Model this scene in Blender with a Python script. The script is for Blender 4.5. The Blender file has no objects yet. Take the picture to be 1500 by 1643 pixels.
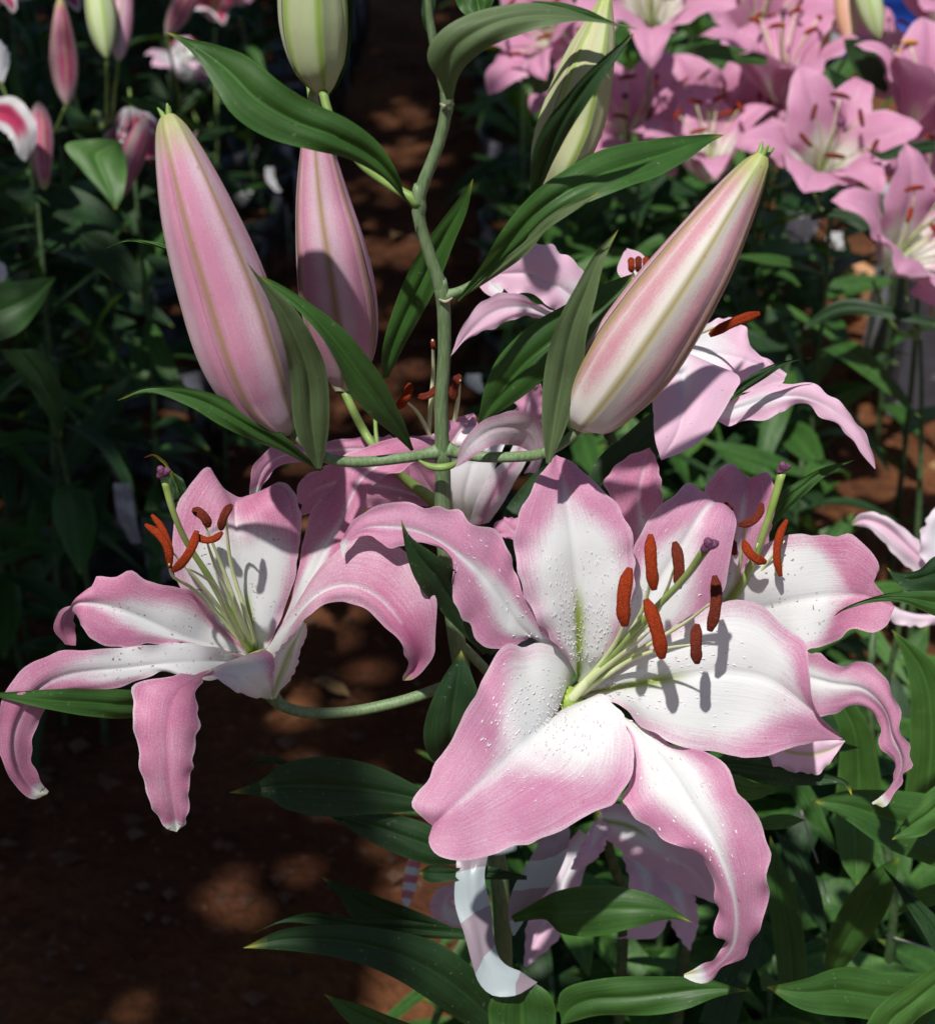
import bpy, math, random
from mathutils import Vector, Matrix, noise
random.seed(7)
C = bpy.context.scene.collection
S = bpy.context.scene

# ------------------------------------------------------------------ camera
CAM_H, PITCH, FPX, W0, H0 = 1.5, math.radians(33), 2600.0, 1500.0, 1643.0
cam_data = bpy.data.cameras.new('camera')
cam = bpy.data.objects.new('camera', cam_data); C.objects.link(cam)
cam.location = (0, 0, CAM_H)
cam.rotation_euler = (math.radians(90) - PITCH, 0, 0)
cam_data.sensor_fit = 'VERTICAL'; cam_data.sensor_height = 36.0
cam_data.lens = 36.0 * FPX / H0
cam_data.clip_start = 0.05; cam_data.clip_end = 200
cam_data.dof.use_dof = True
cam_data.dof.focus_distance = 0.92
cam_data.dof.aperture_fstop = 10.0
S.camera = cam

# ------------------------------------------------------------------ light
LD = Vector((0.20, 0.38, -0.90)).normalized()          # direction the sunlight travels
SUN_DIR = -LD
SUN_EL = math.asin(SUN_DIR.z)
world = bpy.data.worlds.new('World'); S.world = world; world.use_nodes = True
wn = world.node_tree.nodes; wl = world.node_tree.links
sky = wn.new('ShaderNodeTexSky'); sky.sky_type = 'NISHITA'; sky.sun_disc = False
sky.sun_elevation = SUN_EL
sky.sun_rotation = math.atan2(SUN_DIR.x, SUN_DIR.y)
bg = wn['Background']; bg.inputs[1].default_value = 0.062
wl.new(sky.outputs[0], bg.inputs[0])
sun_d = bpy.data.lights.new('sun', 'SUN'); sun_d.energy = 4.6; sun_d.angle = math.radians(1.0)
sun_d.color = (1.0, 0.965, 0.92)
sun = bpy.data.objects.new('sun', sun_d); C.objects.link(sun)
sun.rotation_euler = LD.to_track_quat('-Z', 'Y').to_euler()
S.view_settings.view_transform = 'Standard'; S.view_settings.look = 'None'
S.view_settings.gamma = 1.0; S.view_settings.use_curve_mapping = False
S.view_settings.exposure = 0.1
try:
    S.cycles.max_bounces = 8; S.cycles.transparent_max_bounces = 8
    S.cycles.use_denoising = True
except Exception: pass

FWD = Vector((0, math.cos(PITCH), -math.sin(PITCH)))
UP = Vector((0, math.sin(PITCH), math.cos(PITCH)))
RIGHT = Vector((1, 0, 0))
CAMP = Vector((0, 0, CAM_H))
def P(x, y, z):
    "photo position (x, y) at z centimetres from the camera, as a world point"
    d = z / 100.0
    return CAMP + d * (FWD + RIGHT * ((x - 750) / FPX) + UP * ((821.5 - y) / FPX))
def ground_pt(x, y, h=0.0):
    d = FWD + RIGHT * ((x - 750) / FPX) + UP * ((821.5 - y) / FPX)
    return CAMP + d * ((CAM_H - h) / -d.z)

# ------------------------------------------------------------------ object helpers
def tag(o, label=None, cat=None, group=None, kind=None):
    if label: o['label'] = label
    if cat: o['category'] = cat
    if group: o['group'] = group
    if kind: o['kind'] = kind
    return o
def empty(name, loc, label, cat, group=None):
    o = bpy.data.objects.new(name, None); C.objects.link(o); o.location = loc
    o.empty_display_size = 0.02
    return tag(o, label, cat, group)
def link(name, me, parent=None, mat=None, world_mesh=True):
    o = bpy.data.objects.new(name, me); C.objects.link(o)
    if parent is not None:
        o.parent = parent
        if world_mesh:
            m = Matrix.Translation(parent_loc(parent))
            o.matrix_parent_inverse = m.inverted()
    if mat is not None and not me.materials: me.materials.append(mat)
    return o
def parent_loc(p):
    v = Vector(p.location)
    if p.parent is not None:
        # parts made from world meshes sit at their parent's inverse: world offset is zero
        return Vector((0, 0, 0)) if not p.get('_w') else Vector(p['_w'])
    return v
def mesh(name, verts, faces, smooth=True):
    me = bpy.data.meshes.new(name); me.from_pydata([tuple(v) for v in verts], [], faces)
    if smooth: me.polygons.foreach_set('use_smooth', [True] * len(me.polygons))
    me.update(); return me
def smooth(a, b, x):
    if a == b: return 1.0 if x > a else 0.0
    t = min(1, max(0, (x - a) / (b - a))); return t * t * (3 - 2 * t)

# ------------------------------------------------------------------ curves and surfaces
def catmull(pts, n, ease=None):
    pts = [Vector(p) for p in pts]
    if len(pts) == 2: pts = [pts[0], (pts[0] + pts[1]) / 2, pts[1]]
    e = [2 * pts[0] - pts[1]] + pts + [2 * pts[-1] - pts[-2]]
    fine = []
    for i in range(1, len(e) - 2):
        p0, p1, p2, p3 = e[i - 1], e[i], e[i + 1], e[i + 2]
        for k in range(12):
            t = k / 12
            fine.append(0.5 * ((2 * p1) + (p2 - p0) * t + (2 * p0 - 5 * p1 + 4 * p2 - p3) * t * t + (3 * p1 - p0 - 3 * p2 + p3) * t ** 3))
    fine.append(pts[-1])
    acc = [0.0]
    for a, b in zip(fine, fine[1:]): acc.append(acc[-1] + (b - a).length)
    L = acc[-1]; out = []; j = 0
    for i in range(n):
        s = L * (i / (n - 1)); 
        while j < len(acc) - 2 and acc[j + 1] < s: j += 1
        d = acc[j + 1] - acc[j]; t = 0 if d == 0 else (s - acc[j]) / d
        out.append(fine[j].lerp(fine[j + 1], min(1, max(0, t))))
    return out

def blade(name, L, M, R, nu=10, nv=44, bulge=0.12, groove=0.0006, ruffle=0.0, rfreq=9, scallop=0.0, seed=0,
          toward=CAMP, paint=None, wob=0.0, flip=False, veins=0.0, flat=0.0):
    "a petal or leaf swept from its left edge, midrib and right edge; paint(s, v, side) gives the colour mask"
    l, m, r = catmull(L, nv), catmull(M, nv), catmull(R, nv)
    if flat:
        for j in range(nv):
            d = (m[j] - CAMP).normalized(); m[j] = m[j] + d * ((l[j] + r[j]) / 2 - m[j]).dot(d) * flat * smooth(0, .15, j / nv)
    us = [i / nu for i in range(-nu, nu + 1)]
    us = [math.copysign(abs(u) ** 1.15, u) for u in us]
    N = []
    for j in range(nv):
        a, b = max(0, j - 1), min(nv - 1, j + 1)
        t = m[b] - m[a]; w = r[j] - l[j]
        if w.length < 1e-6: w = r[max(0, min(nv - 1, nv - 3))] - l[max(0, nv - 3)]
        n = w.cross(t)
        if n.length < 1e-12: n = N[-1] if N else Vector((0, 0, 1))
        n.normalize()
        if N and n.dot(N[-1]) < 0: n = -n
        N.append(n)
    if toward is not None:
        k = nv // 3
        if N[k].dot(toward - m[k]) < 0: N = [-n for n in N]
    verts = []; masks = []; uvs = []
    length = sum((m[i + 1] - m[i]).length for i in range(nv - 1))
    for j in range(nv):
        v = j / (nv - 1)
        fade = math.sin(math.pi * min(1, max(0, v))) ** 0.5
        for u in us:
            s = abs(u); e = l[j] if u < 0 else r[j]; side = -1 if u < 0 else 1
            w = (e - m[j]).length
            p = m[j].lerp(e, s)
            off = bulge * w * math.sin(math.pi * s ** 0.8) * (0.3 + 0.7 * fade)
            off -= groove * math.exp(-(s * w / 0.0018) ** 2) * fade
            if ruffle:
                ph = seed * 1.7 + side * 1.3
                rr = math.sin(v * rfreq * 6.283 + ph + 1.5 * noise.noise(Vector((v * 4, seed * 3.1, side)))) 
                rr += 0.6 * noise.noise(Vector((v * rfreq * 1.3, seed + 7.7, side * 2.0)))
                off += ruffle * rr * s ** 3.2 * fade * (.35 + 1.7 * abs(noise.noise(Vector((v * 4.1, seed * 1.9, side * 3.0)))))
            if wob:
                off += wob * noise.noise(Vector((u * 1.4 + seed, v * 3.3, seed * 2.7))) * fade * (0.35 + 0.65 * s)
            if veins:
                off += veins * math.cos(s * math.pi * 8) * (1 - s) * fade
            p = p + N[j] * off
            if scallop and w > 1e-5:
                sc = scallop * (.3 + 1.8 * abs(noise.noise(Vector((v * 5.3, seed * 2.9, side * 4.0))))) * (math.sin(v * rfreq * 9.7 + seed * 2 + side + 3 * noise.noise(Vector((v * 6, seed, side)))) + 0.8 * noise.noise(Vector((v * 23, seed, side * 5.0)))) * s ** 5 * fade
                p = p + (e - m[j]).normalized() * sc
            verts.append(p); uvs.append((u * 0.5 + 0.5, v * max(0.4, length * 6)))
            masks.append(paint(s, v, side) if paint else (0, 0, 0))
    k = len(us); faces = []
    for j in range(nv - 1):
        for i in range(k - 1):
            a = j * k + i; faces.append((a, a + 1, a + k + 1, a + k))
    me = mesh(name, verts, faces)
    uvl = me.uv_layers.new(name='UVMap'); att = me.color_attributes.new('mask', 'FLOAT_COLOR', 'POINT')
    att.data.foreach_set('color', [c for mk in masks for c in (mk[0], mk[1], mk[2], 1.0)])
    vi = [0] * len(me.loops); me.loops.foreach_get('vertex_index', vi)
    uvl.data.foreach_set('uv', [c for i in vi for c in uvs[i]])
    me['grid'] = (nv, k)
    return me

def radii_along(pts, radii, n):
    "radii given at the control points, read off evenly along the length"
    pts = [Vector(p) for p in pts]
    if len(radii) == len(pts): 
        acc = [0.0]
        for a, b in zip(pts, pts[1:]): acc.append(acc[-1] + (b - a).length)
        xs = [a / acc[-1] for a in acc]
    else: xs = [i / max(1, len(radii) - 1) for i in range(len(radii))]
    out = []
    for i in range(n):
        t = i / (n - 1); j = 0
        while j < len(xs) - 2 and xs[j + 1] < t: j += 1
        h = xs[j + 1] - xs[j]; f = min(1, max(0, (t - xs[j]) / h if h else 0))
        def slope(k):
            if k == 0: return (radii[1] - radii[0]) / (xs[1] - xs[0])
            if k == len(xs) - 1: return (radii[-1] - radii[-2]) / (xs[-1] - xs[-2])
            return (radii[k + 1] - radii[k - 1]) / (xs[k + 1] - xs[k - 1])
        m0, m1 = slope(j) * h, slope(j + 1) * h
        out.append((2*f**3-3*f*f+1)*radii[j] + (f**3-2*f*f+f)*m0 + (-2*f**3+3*f*f)*radii[j+1] + (f**3-f*f)*m1)
    return out
def tube_geo(pts, radii, n=10, seg=None, closed=True, squash=1.0, rough=0.0, seed=0):
    seg = seg or max(6, len(pts) * 5)
    path = catmull(pts, seg)
    rc = radii_along(pts, radii, seg) if len(radii) > 1 else [radii[0]] * seg
    verts, faces, nrm = [], [], None
    for j in range(seg):
        a, b = max(0, j - 1), min(seg - 1, j + 1); t = (path[b] - path[a]).normalized()
        if nrm is None:
            nrm = (CAMP - path[0]); 
        nrm = (nrm - t * nrm.dot(t)); nrm.normalize(); bi = t.cross(nrm)
        for i in range(n):
            th = 2 * math.pi * i / n; r = rc[j]
            if rough: r *= 1 + rough * noise.noise(Vector((math.cos(th) * 2 + seed, math.sin(th) * 2, j * 0.9)))
            verts.append(path[j] + nrm * math.cos(th) * r * squash + bi * math.sin(th) * r)
    for j in range(seg - 1):
        for i in range(n):
            a = j * n + i; b = j * n + (i + 1) % n; faces.append((a, b, b + n, a + n))
    if closed: faces.append(tuple(range(n))[::-1]); faces.append(tuple(range((seg - 1) * n, seg * n)))
    return verts, faces
def tube(name, pts, radii, parent, mat, **k):
    v, f = tube_geo(pts, radii, **k)
    return link(name, mesh(name, v, f), parent, mat)

# ------------------------------------------------------------------ materials
def mat_new(name):
    m = bpy.data.materials.new(name); m.use_nodes = True
    nt = m.node_tree; return m, nt, nt.nodes, nt.links, nt.nodes['Principled BSDF'], nt.nodes['Material Output']
def nd(N, t, **k):
    n = N.new(t)
    for a, b in k.items(): setattr(n, a, b)
    return n
def mixc(N, Lk, fac, a, b, typ='MIX'):
    m = nd(N, 'ShaderNodeMix', data_type='RGBA', blend_type=typ)
    for sock, val in ((m.inputs[0], fac), (m.inputs[6], a), (m.inputs[7], b)):
        if isinstance(val, (int, float)): sock.default_value = val
        elif isinstance(val, tuple): sock.default_value = (*val, 1)
        else: Lk.new(val, sock)
    return m.outputs[2]
def mth(N, Lk, op, a, b=None, c=None, clamp=False):
    m = nd(N, 'ShaderNodeMath', operation=op); m.use_clamp = clamp
    for i, val in enumerate((a, b, c)):
        if val is None: continue
        if isinstance(val, (int, float)): m.inputs[i].default_value = val
        else: Lk.new(val, m.inputs[i])
    return m.outputs[0]
def ramp(N, Lk, x, a, b, clamp=True):
    m = nd(N, 'ShaderNodeMapRange', interpolation_type='SMOOTHSTEP'); Lk.new(x, m.inputs[0])
    m.inputs[1].default_value = a; m.inputs[2].default_value = b
    return m.outputs[0]

def petal_mat(name, white, pink, green=(0.30, 0.42, 0.03), tip=(0.6, 0.62, 0.2), specks=0.0, trans=0.32, deep=None, rough=0.5):
    m, nt, N, L, pr, out = mat_new(name)
    at = nd(N, 'ShaderNodeAttribute', attribute_name='mask'); sp = nd(N, 'ShaderNodeSeparateColor'); L.new(at.outputs['Color'], sp.inputs[0])
    uv = nd(N, 'ShaderNodeUVMap'); mp = nd(N, 'ShaderNodeMapping'); L.new(uv.outputs[0], mp.inputs[0]); mp.inputs['Scale'].default_value = (42, 3.0, 1)
    streak = nd(N, 'ShaderNodeTexNoise'); L.new(mp.outputs[0], streak.inputs['Vector']); streak.inputs['Scale'].default_value = 1.6; streak.inputs['Detail'].default_value = 4
    tc = nd(N, 'ShaderNodeTexCoord')
    fine = nd(N, 'ShaderNodeTexNoise'); L.new(tc.outputs['Object'], fine.inputs['Vector']); fine.inputs['Scale'].default_value = 1500; fine.inputs['Detail'].default_value = 2
    soft = nd(N, 'ShaderNodeTexNoise'); L.new(tc.outputs['Object'], soft.inputs['Vector']); soft.inputs['Scale'].default_value = 45; soft.inputs['Detail'].default_value = 3
    x = mth(N, L, 'ADD', sp.outputs[0], mth(N, L, 'MULTIPLY', mth(N, L, 'SUBTRACT', streak.outputs[0], 0.5), 0.32))
    x = mth(N, L, 'ADD', x, mth(N, L, 'MULTIPLY', mth(N, L, 'SUBTRACT', fine.outputs[0], 0.5), 0.85))
    x = mth(N, L, 'ADD', x, mth(N, L, 'MULTIPLY', mth(N, L, 'SUBTRACT', soft.outputs[0], 0.5), 0.5))
    mp2 = nd(N, 'ShaderNodeMapping'); L.new(uv.outputs[0], mp2.inputs[0]); mp2.inputs['Scale'].default_value = (110, 7, 1); mp2.inputs['Rotation'].default_value = (0, 0, 0.05)
    vein = nd(N, 'ShaderNodeTexNoise'); L.new(mp2.outputs[0], vein.inputs['Vector']); vein.inputs['Scale'].default_value = 1.0; vein.inputs['Detail'].default_value = 3; vein.inputs['Distortion'].default_value = .6
    x = mth(N, L, 'ADD', x, mth(N, L, 'MULTIPLY', mth(N, L, 'SUBTRACT', vein.outputs[0], 0.5), 0.6))
    x = mth(N, L, 'MULTIPLY', x, ramp(N, L, sp.outputs[0], -0.02, 0.35))
    col = mixc(N, L, ramp(N, L, x, 0.03, 1.05), white, pink)
    if deep: col = mixc(N, L, mth(N, L, 'MULTIPLY', ramp(N, L, x, 0.75, 1.35), 0.75), col, deep)
    col = mixc(N, L, sp.outputs[1], col, green)
    col = mixc(N, L, sp.outputs[2], col, tip)
    b1 = nd(N, 'ShaderNodeTexNoise'); L.new(tc.outputs['Object'], b1.inputs['Vector']); b1.inputs['Scale'].default_value = 240; b1.inputs['Detail'].default_value = 1
    col = mixc(N, L, mth(N, L, 'MULTIPLY', ramp(N, L, b1.outputs[0], 0.75, 0.78), 0.35), col, (0.35, 0.12, 0.14))
    if specks:
        vo = nd(N, 'ShaderNodeTexNoise'); L.new(tc.outputs['Object'], vo.inputs['Vector']); vo.inputs['Scale'].default_value = 400; vo.inputs['Detail'].default_value = 2
        v2 = nd(N, 'ShaderNodeTexNoise'); L.new(tc.outputs['Object'], v2.inputs['Vector']); v2.inputs['Scale'].default_value = 60
        f = mth(N, L, 'MULTIPLY', ramp(N, L, vo.outputs[0], 0.645, 0.68), ramp(N, L, v2.outputs[0], 0.44, 0.56))
        f = mth(N, L, 'MULTIPLY', f, mth(N, L, 'MULTIPLY', ramp(N, L, sp.outputs[0], 1.0, 0.15), specks))
        col = mixc(N, L, f, col, (0.26, 0.07, 0.04))
    L.new(col, pr.inputs['Base Color']); pr.inputs['Roughness'].default_value = rough
    pr.inputs['Specular IOR Level'].default_value = 0.35
    pr.inputs['Sheen Weight'].default_value = 0.12; pr.inputs['Sheen Roughness'].default_value = 0.4
    bh = mth(N, L, 'ADD', mth(N, L, 'MULTIPLY', soft.outputs[0], 3.0), mth(N, L, 'ADD', mth(N, L, 'ADD', streak.outputs[0], vein.outputs[0]), mth(N, L, 'MULTIPLY', fine.outputs[0], 0.4)))
    bp = nd(N, 'ShaderNodeBump'); bp.inputs['Strength'].default_value = 0.3; bp.inputs['Distance'].default_value = 0.0005
    L.new(bh, bp.inputs['Height']); L.new(bp.outputs[0], pr.inputs['Normal'])
    tr = nd(N, 'ShaderNodeBsdfTranslucent'); L.new(col, tr.inputs[0]); L.new(bp.outputs[0], tr.inputs['Normal'])
    mx = nd(N, 'ShaderNodeMixShader'); mx.inputs[0].default_value = trans
    L.new(pr.outputs[0], mx.inputs[1]); L.new(tr.outputs[0], mx.inputs[2]); L.new(mx.outputs[0], out.inputs['Surface'])
    return m
def leaf_mat(name, dark, light, trans=0.22, rough=0.44, tip=(0.45, 0.45, 0.06), vein_dark=True, spec=0.35):
    m, nt, N, L, pr, out = mat_new(name)
    at = nd(N, 'ShaderNodeAttribute', attribute_name='mask'); sp = nd(N, 'ShaderNodeSeparateColor'); L.new(at.outputs['Color'], sp.inputs[0])
    uv = nd(N, 'ShaderNodeUVMap'); mp = nd(N, 'ShaderNodeMapping'); L.new(uv.outputs[0], mp.inputs[0]); mp.inputs['Scale'].default_value = (26, 0.7, 1)
    streak = nd(N, 'ShaderNodeTexNoise'); L.new(mp.outputs[0], streak.inputs['Vector']); streak.inputs['Scale'].default_value = 1.5; streak.inputs['Detail'].default_value = 5
    tc = nd(N, 'ShaderNodeTexCoord'); sf = nd(N, 'ShaderNodeTexNoise'); L.new(tc.outputs['Object'], sf.inputs['Vector']); sf.inputs['Scale'].default_value = 28; sf.inputs['Detail'].default_value = 5
    sx = nd(N, 'ShaderNodeSeparateXYZ'); L.new(uv.outputs[0], sx.inputs[0])
    wv = mth(N, L, 'SINE', mth(N, L, 'MULTIPLY', mth(N, L, 'ADD', sx.outputs[0], mth(N, L, 'MULTIPLY', streak.outputs[0], 0.06)), 50.3))
    x = mth(N, L, 'ADD', mth(N, L, 'MULTIPLY', streak.outputs[0], 0.6), mth(N, L, 'MULTIPLY', sf.outputs[0], 0.6))
    col = mixc(N, L, ramp(N, L, x, 0.35, 0.85), dark, light)
    col = mixc(N, L, mth(N, L, 'MULTIPLY', ramp(N, L, wv, 0.95, 1.0), 0.22), col, tuple(c * (0.5 if vein_dark else 1.7) for c in dark))
    col = mixc(N, L, mth(N, L, 'MULTIPLY', sp.outputs[0], 0.65), col, tuple(min(1, c * 2.2) for c in light))   # midrib and rim
    col = mixc(N, L, sp.outputs[1], col, tip)
    col = mixc(N, L, sp.outputs[2], col, (0.18, 0.045, 0.015))
    dz = nd(N, 'ShaderNodeTexNoise'); L.new(tc.outputs['Object'], dz.inputs['Vector']); dz.inputs['Scale'].default_value = 330; dz.inputs['Detail'].default_value = 2
    col = mixc(N, L, mth(N, L, 'MULTIPLY', ramp(N, L, dz.outputs[0], 0.66, 0.74), 0.30), col, (0.22, 0.26, 0.17))
    L.new(col, pr.inputs['Base Color'])
    rr = nd(N, 'ShaderNodeMapRange'); L.new(sf.outputs[0], rr.inputs[0]); rr.inputs[3].default_value = rough - 0.08; rr.inputs[4].default_value = rough + 0.18
    L.new(rr.outputs[0], pr.inputs['Roughness']); pr.inputs['Specular IOR Level'].default_value = spec
    bh = mth(N, L, 'ADD', mth(N, L, 'MULTIPLY', ramp(N, L, wv, 0.9, 1.0), -0.12), mth(N, L, 'ADD', mth(N, L, 'MULTIPLY', streak.outputs[0], .10), mth(N, L, 'MULTIPLY', sf.outputs[0], 2.4)))
    bp = nd(N, 'ShaderNodeBump'); bp.inputs['Strength'].default_value = 0.4; bp.inputs['Distance'].default_value = 0.0012
    L.new(bh, bp.inputs['Height']); L.new(bp.outputs[0], pr.inputs['Normal'])
    tr = nd(N, 'ShaderNodeBsdfTranslucent'); L.new(mixc(N, L, 0.5, col, (0.16, 0.30, 0.02)), tr.inputs[0])
    mx = nd(N, 'ShaderNodeMixShader'); mx.inputs[0].default_value = trans
    L.new(pr.outputs[0], mx.inputs[1]); L.new(tr.outputs[0], mx.inputs[2]); L.new(mx.outputs[0], out.inputs['Surface'])
    return m
def plain_mat(name, a, b, scale=60, rough=0.5, bump=0.3, dist=0.001, detail=4, aniso=None, spec=0.4, lo=0.35, hi=0.65, sub=0.0):
    m, nt, N, L, pr, out = mat_new(name)
    tc = nd(N, 'ShaderNodeTexCoord'); mp = nd(N, 'ShaderNodeMapping'); L.new(tc.outputs['Object'], mp.inputs[0])
    if aniso: mp.inputs['Scale'].default_value = aniso
    nz = nd(N, 'ShaderNodeTexNoise'); L.new(mp.outputs[0], nz.inputs['Vector']); nz.inputs['Scale'].default_value = scale; nz.inputs['Detail'].default_value = detail
    L.new(mixc(N, L, ramp(N, L, nz.outputs[0], lo, hi), a, b), pr.inputs['Base Color'])
    pr.inputs['Roughness'].default_value = rough; pr.inputs['Specular IOR Level'].default_value = spec
    bp = nd(N, 'ShaderNodeBump'); bp.inputs['Strength'].default_value = bump; bp.inputs['Distance'].default_value = dist
    L.new(nz.outputs[0], bp.inputs['Height']); L.new(bp.outputs[0], pr.inputs['Normal'])
    return m
M = {}
WHITE = (0.86, 0.88, 0.88); PINK = (0.66, 0.34, 0.49)
M['petal'] = petal_mat('petal_pink_white', WHITE, PINK, deep=(0.58, 0.15, 0.32))
M['petal_speck'] = petal_mat('petal_pink_white_dusted', WHITE, (0.67, 0.31, 0.46), specks=0.85, deep=(0.56, 0.11, 0.27))
M['petal_lilac'] = petal_mat('petal_lilac_white', (0.85, 0.85, 0.88), (0.80, 0.50, 0.66), trans=0.3)
M['petal_bg'] = petal_mat('petal_bright_pink', (0.84, 0.82, 0.74), (0.70, 0.34, 0.51), green=(0.5, 0.5, 0.12), deep=(0.64, 0.24, 0.42), trans=0.32)
M['petal_crimson'] = petal_mat('petal_crimson_white', (0.72, 0.70, 0.72), (0.50, 0.04, 0.14), deep=(0.45, 0.03, 0.08), trans=0.3)
M['bud_pink'] = petal_mat('bud_pink', (0.64, 0.51, 0.57), (0.58, 0.24, 0.36), green=(0.29, 0.20, 0.07), tip=(0.32, 0.40, 0.10), trans=0.05, rough=0.48)
M['bud_cream'] = petal_mat('bud_cream', (0.70, 0.66, 0.61), (0.58, 0.27, 0.33), green=(0.30, 0.25, 0.06), tip=(0.34, 0.44, 0.08), trans=0.05, rough=0.48)
M['bud_green'] = petal_mat('bud_green', (0.50, 0.58, 0.32), (0.52, 0.46, 0.26), green=(0.26, 0.42, 0.04), tip=(0.36, 0.46, 0.08), trans=0.06, rough=0.45)
M['bud_crimson'] = petal_mat('bud_crimson', (0.50, 0.36, 0.40), (0.34, 0.03, 0.10), green=(0.30, 0.26, 0.12), tip=(0.40, 0.44, 0.10), trans=0.05)
M['bud_peach'] = petal_mat('bud_peach', (0.72, 0.56, 0.40), (0.72, 0.36, 0.26), green=(0.5, 0.42, 0.12), tip=(0.4, 0.46, 0.10), trans=0.08)
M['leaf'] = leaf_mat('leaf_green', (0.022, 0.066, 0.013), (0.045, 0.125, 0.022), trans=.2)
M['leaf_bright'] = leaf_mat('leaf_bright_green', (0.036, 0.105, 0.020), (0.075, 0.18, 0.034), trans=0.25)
M['leaf_dark'] = leaf_mat('leaf_deep_green', (0.010, 0.030, 0.010), (0.019, 0.052, 0.015), trans=0.08, rough=.5, spec=.25)  # deep green, darkened further to stand in for shade on the low leaves
M['leaf_under'] = leaf_mat('leaf_underside', (0.080, 0.125, 0.05), (0.125, 0.18, 0.08), trans=0.25, rough=0.55)
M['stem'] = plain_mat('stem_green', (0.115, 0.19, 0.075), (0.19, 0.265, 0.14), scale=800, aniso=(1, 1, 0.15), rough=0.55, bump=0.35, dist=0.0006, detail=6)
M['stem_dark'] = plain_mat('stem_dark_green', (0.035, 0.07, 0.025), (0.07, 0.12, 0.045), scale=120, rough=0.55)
M['pedicel'] = plain_mat('pedicel_green', (0.16, 0.26, 0.06), (0.22, 0.33, 0.09), scale=90, rough=0.5)
M['paper_scar'] = plain_mat('scar_tan', (0.30, 0.28, 0.18), (0.42, 0.40, 0.28), scale=500, rough=.8)
M['filament'] = plain_mat('filament_pale_green', (0.52, 0.60, 0.28), (0.66, 0.70, 0.42), scale=60, rough=0.42)
M['style'] = plain_mat('style_green', (0.23, 0.35, 0.07), (0.33, 0.44, 0.13), scale=60, rough=0.4)
M['style_base'] = plain_mat('throat_green', (0.20, 0.30, 0.04), (0.30, 0.40, 0.07), scale=60, rough=0.4)
M['stigma'] = plain_mat('stigma_purple', (0.10, 0.025, 0.07), (0.20, 0.07, 0.14), scale=900, rough=0.6, bump=0.8)
M['anther'] = plain_mat('anther_rust', (0.18, 0.020, 0.007), (0.31, 0.046, 0.013), scale=1400, rough=0.85, bump=1.0, dist=0.0009, spec=0.05)
M['anther_dark'] = plain_mat('anther_brown', (0.09, 0.018, 0.012), (0.20, 0.035, 0.018), scale=1400, rough=0.85, bump=1.0, dist=0.0012, spec=0.1)
M['anther_yellow'] = plain_mat('anther_amber', (0.50, 0.20, 0.02), (0.62, 0.30, 0.04), scale=900, rough=0.8, bump=0.6)

# ------------------------------------------------------------------ setting: soil
def soil_mat():
    m, nt, N, L, pr, out = mat_new('red_soil')
    tc = nd(N, 'ShaderNodeTexCoord')
    a = nd(N, 'ShaderNodeTexNoise'); L.new(tc.outputs['Object'], a.inputs['Vector']); a.inputs['Scale'].default_value = 3.0; a.inputs['Detail'].default_value = 6
    b = nd(N, 'ShaderNodeTexNoise'); L.new(tc.outputs['Object'], b.inputs['Vector']); b.inputs['Scale'].default_value = 55; b.inputs['Detail'].default_value = 8
    v = nd(N, 'ShaderNodeTexVoronoi'); L.new(tc.outputs['Object'], v.inputs['Vector']); v.inputs['Scale'].default_value = 38
    col = mixc(N, L, ramp(N, L, a.outputs[0], 0.35, 0.68), (0.085, 0.028, 0.011), (0.19, 0.075, 0.028))
    col = mixc(N, L, ramp(N, L, b.outputs[0], 0.3, 0.75), mixc(N, L, 0.5, col, (0.05, 0.02, 0.01)), col)
    col = mixc(N, L, mth(N, L, 'MULTIPLY', ramp(N, L, b.outputs[0], 0.64, 0.72), 0.5), col, (0.26, 0.17, 0.11))
    L.new(col, pr.inputs['Base Color']); pr.inputs['Roughness'].default_value = 0.9; pr.inputs['Specular IOR Level'].default_value = 0.2
    h = mth(N, L, 'ADD', b.outputs[0], mth(N, L, 'MULTIPLY', v.outputs['Distance'], 0.5))
    bp = nd(N, 'ShaderNodeBump'); bp.inputs['Strength'].default_value = 0.9; bp.inputs['Distance'].default_value = 0.02
    L.new(h, bp.inputs['Height']); L.new(bp.outputs[0], pr.inputs['Normal'])
    return m
M['soil'] = soil_mat()
def ground_h(x, y):
    h = 0.018 * noise.noise(Vector((x * 3, y * 3, 0))) + 0.014 * noise.noise(Vector((x * 11, y * 11, 3))) + 0.008 * noise.noise(Vector((x * 34, y * 34, 5)))
    return h
def build_ground():
    xs = [-40, -15, -6] + [-3 + i * 0.03 for i in range(201)] + [6, 15, 40]
    ys = [-30, -10, -3, 0] + [0.5 + i * 0.03 for i in range(191)] + [8, 15, 30, 60]
    vs = []
    for y in ys:
        for x in xs: vs.append((x, y, ground_h(x, y) if abs(x) < 3.2 and 0.4 < y < 6.4 else 0))
    k = len(xs); fs = [(j * k + i, j * k + i + 1, j * k + k + i + 1, j * k + k + i) for j in range(len(ys) - 1) for i in range(k - 1)]
    o = link('ground', mesh('ground', vs, fs), None, M['soil']); tag(o, 'bare red brown soil of the beds and the narrow aisle', kind='structure')
build_ground()
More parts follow.
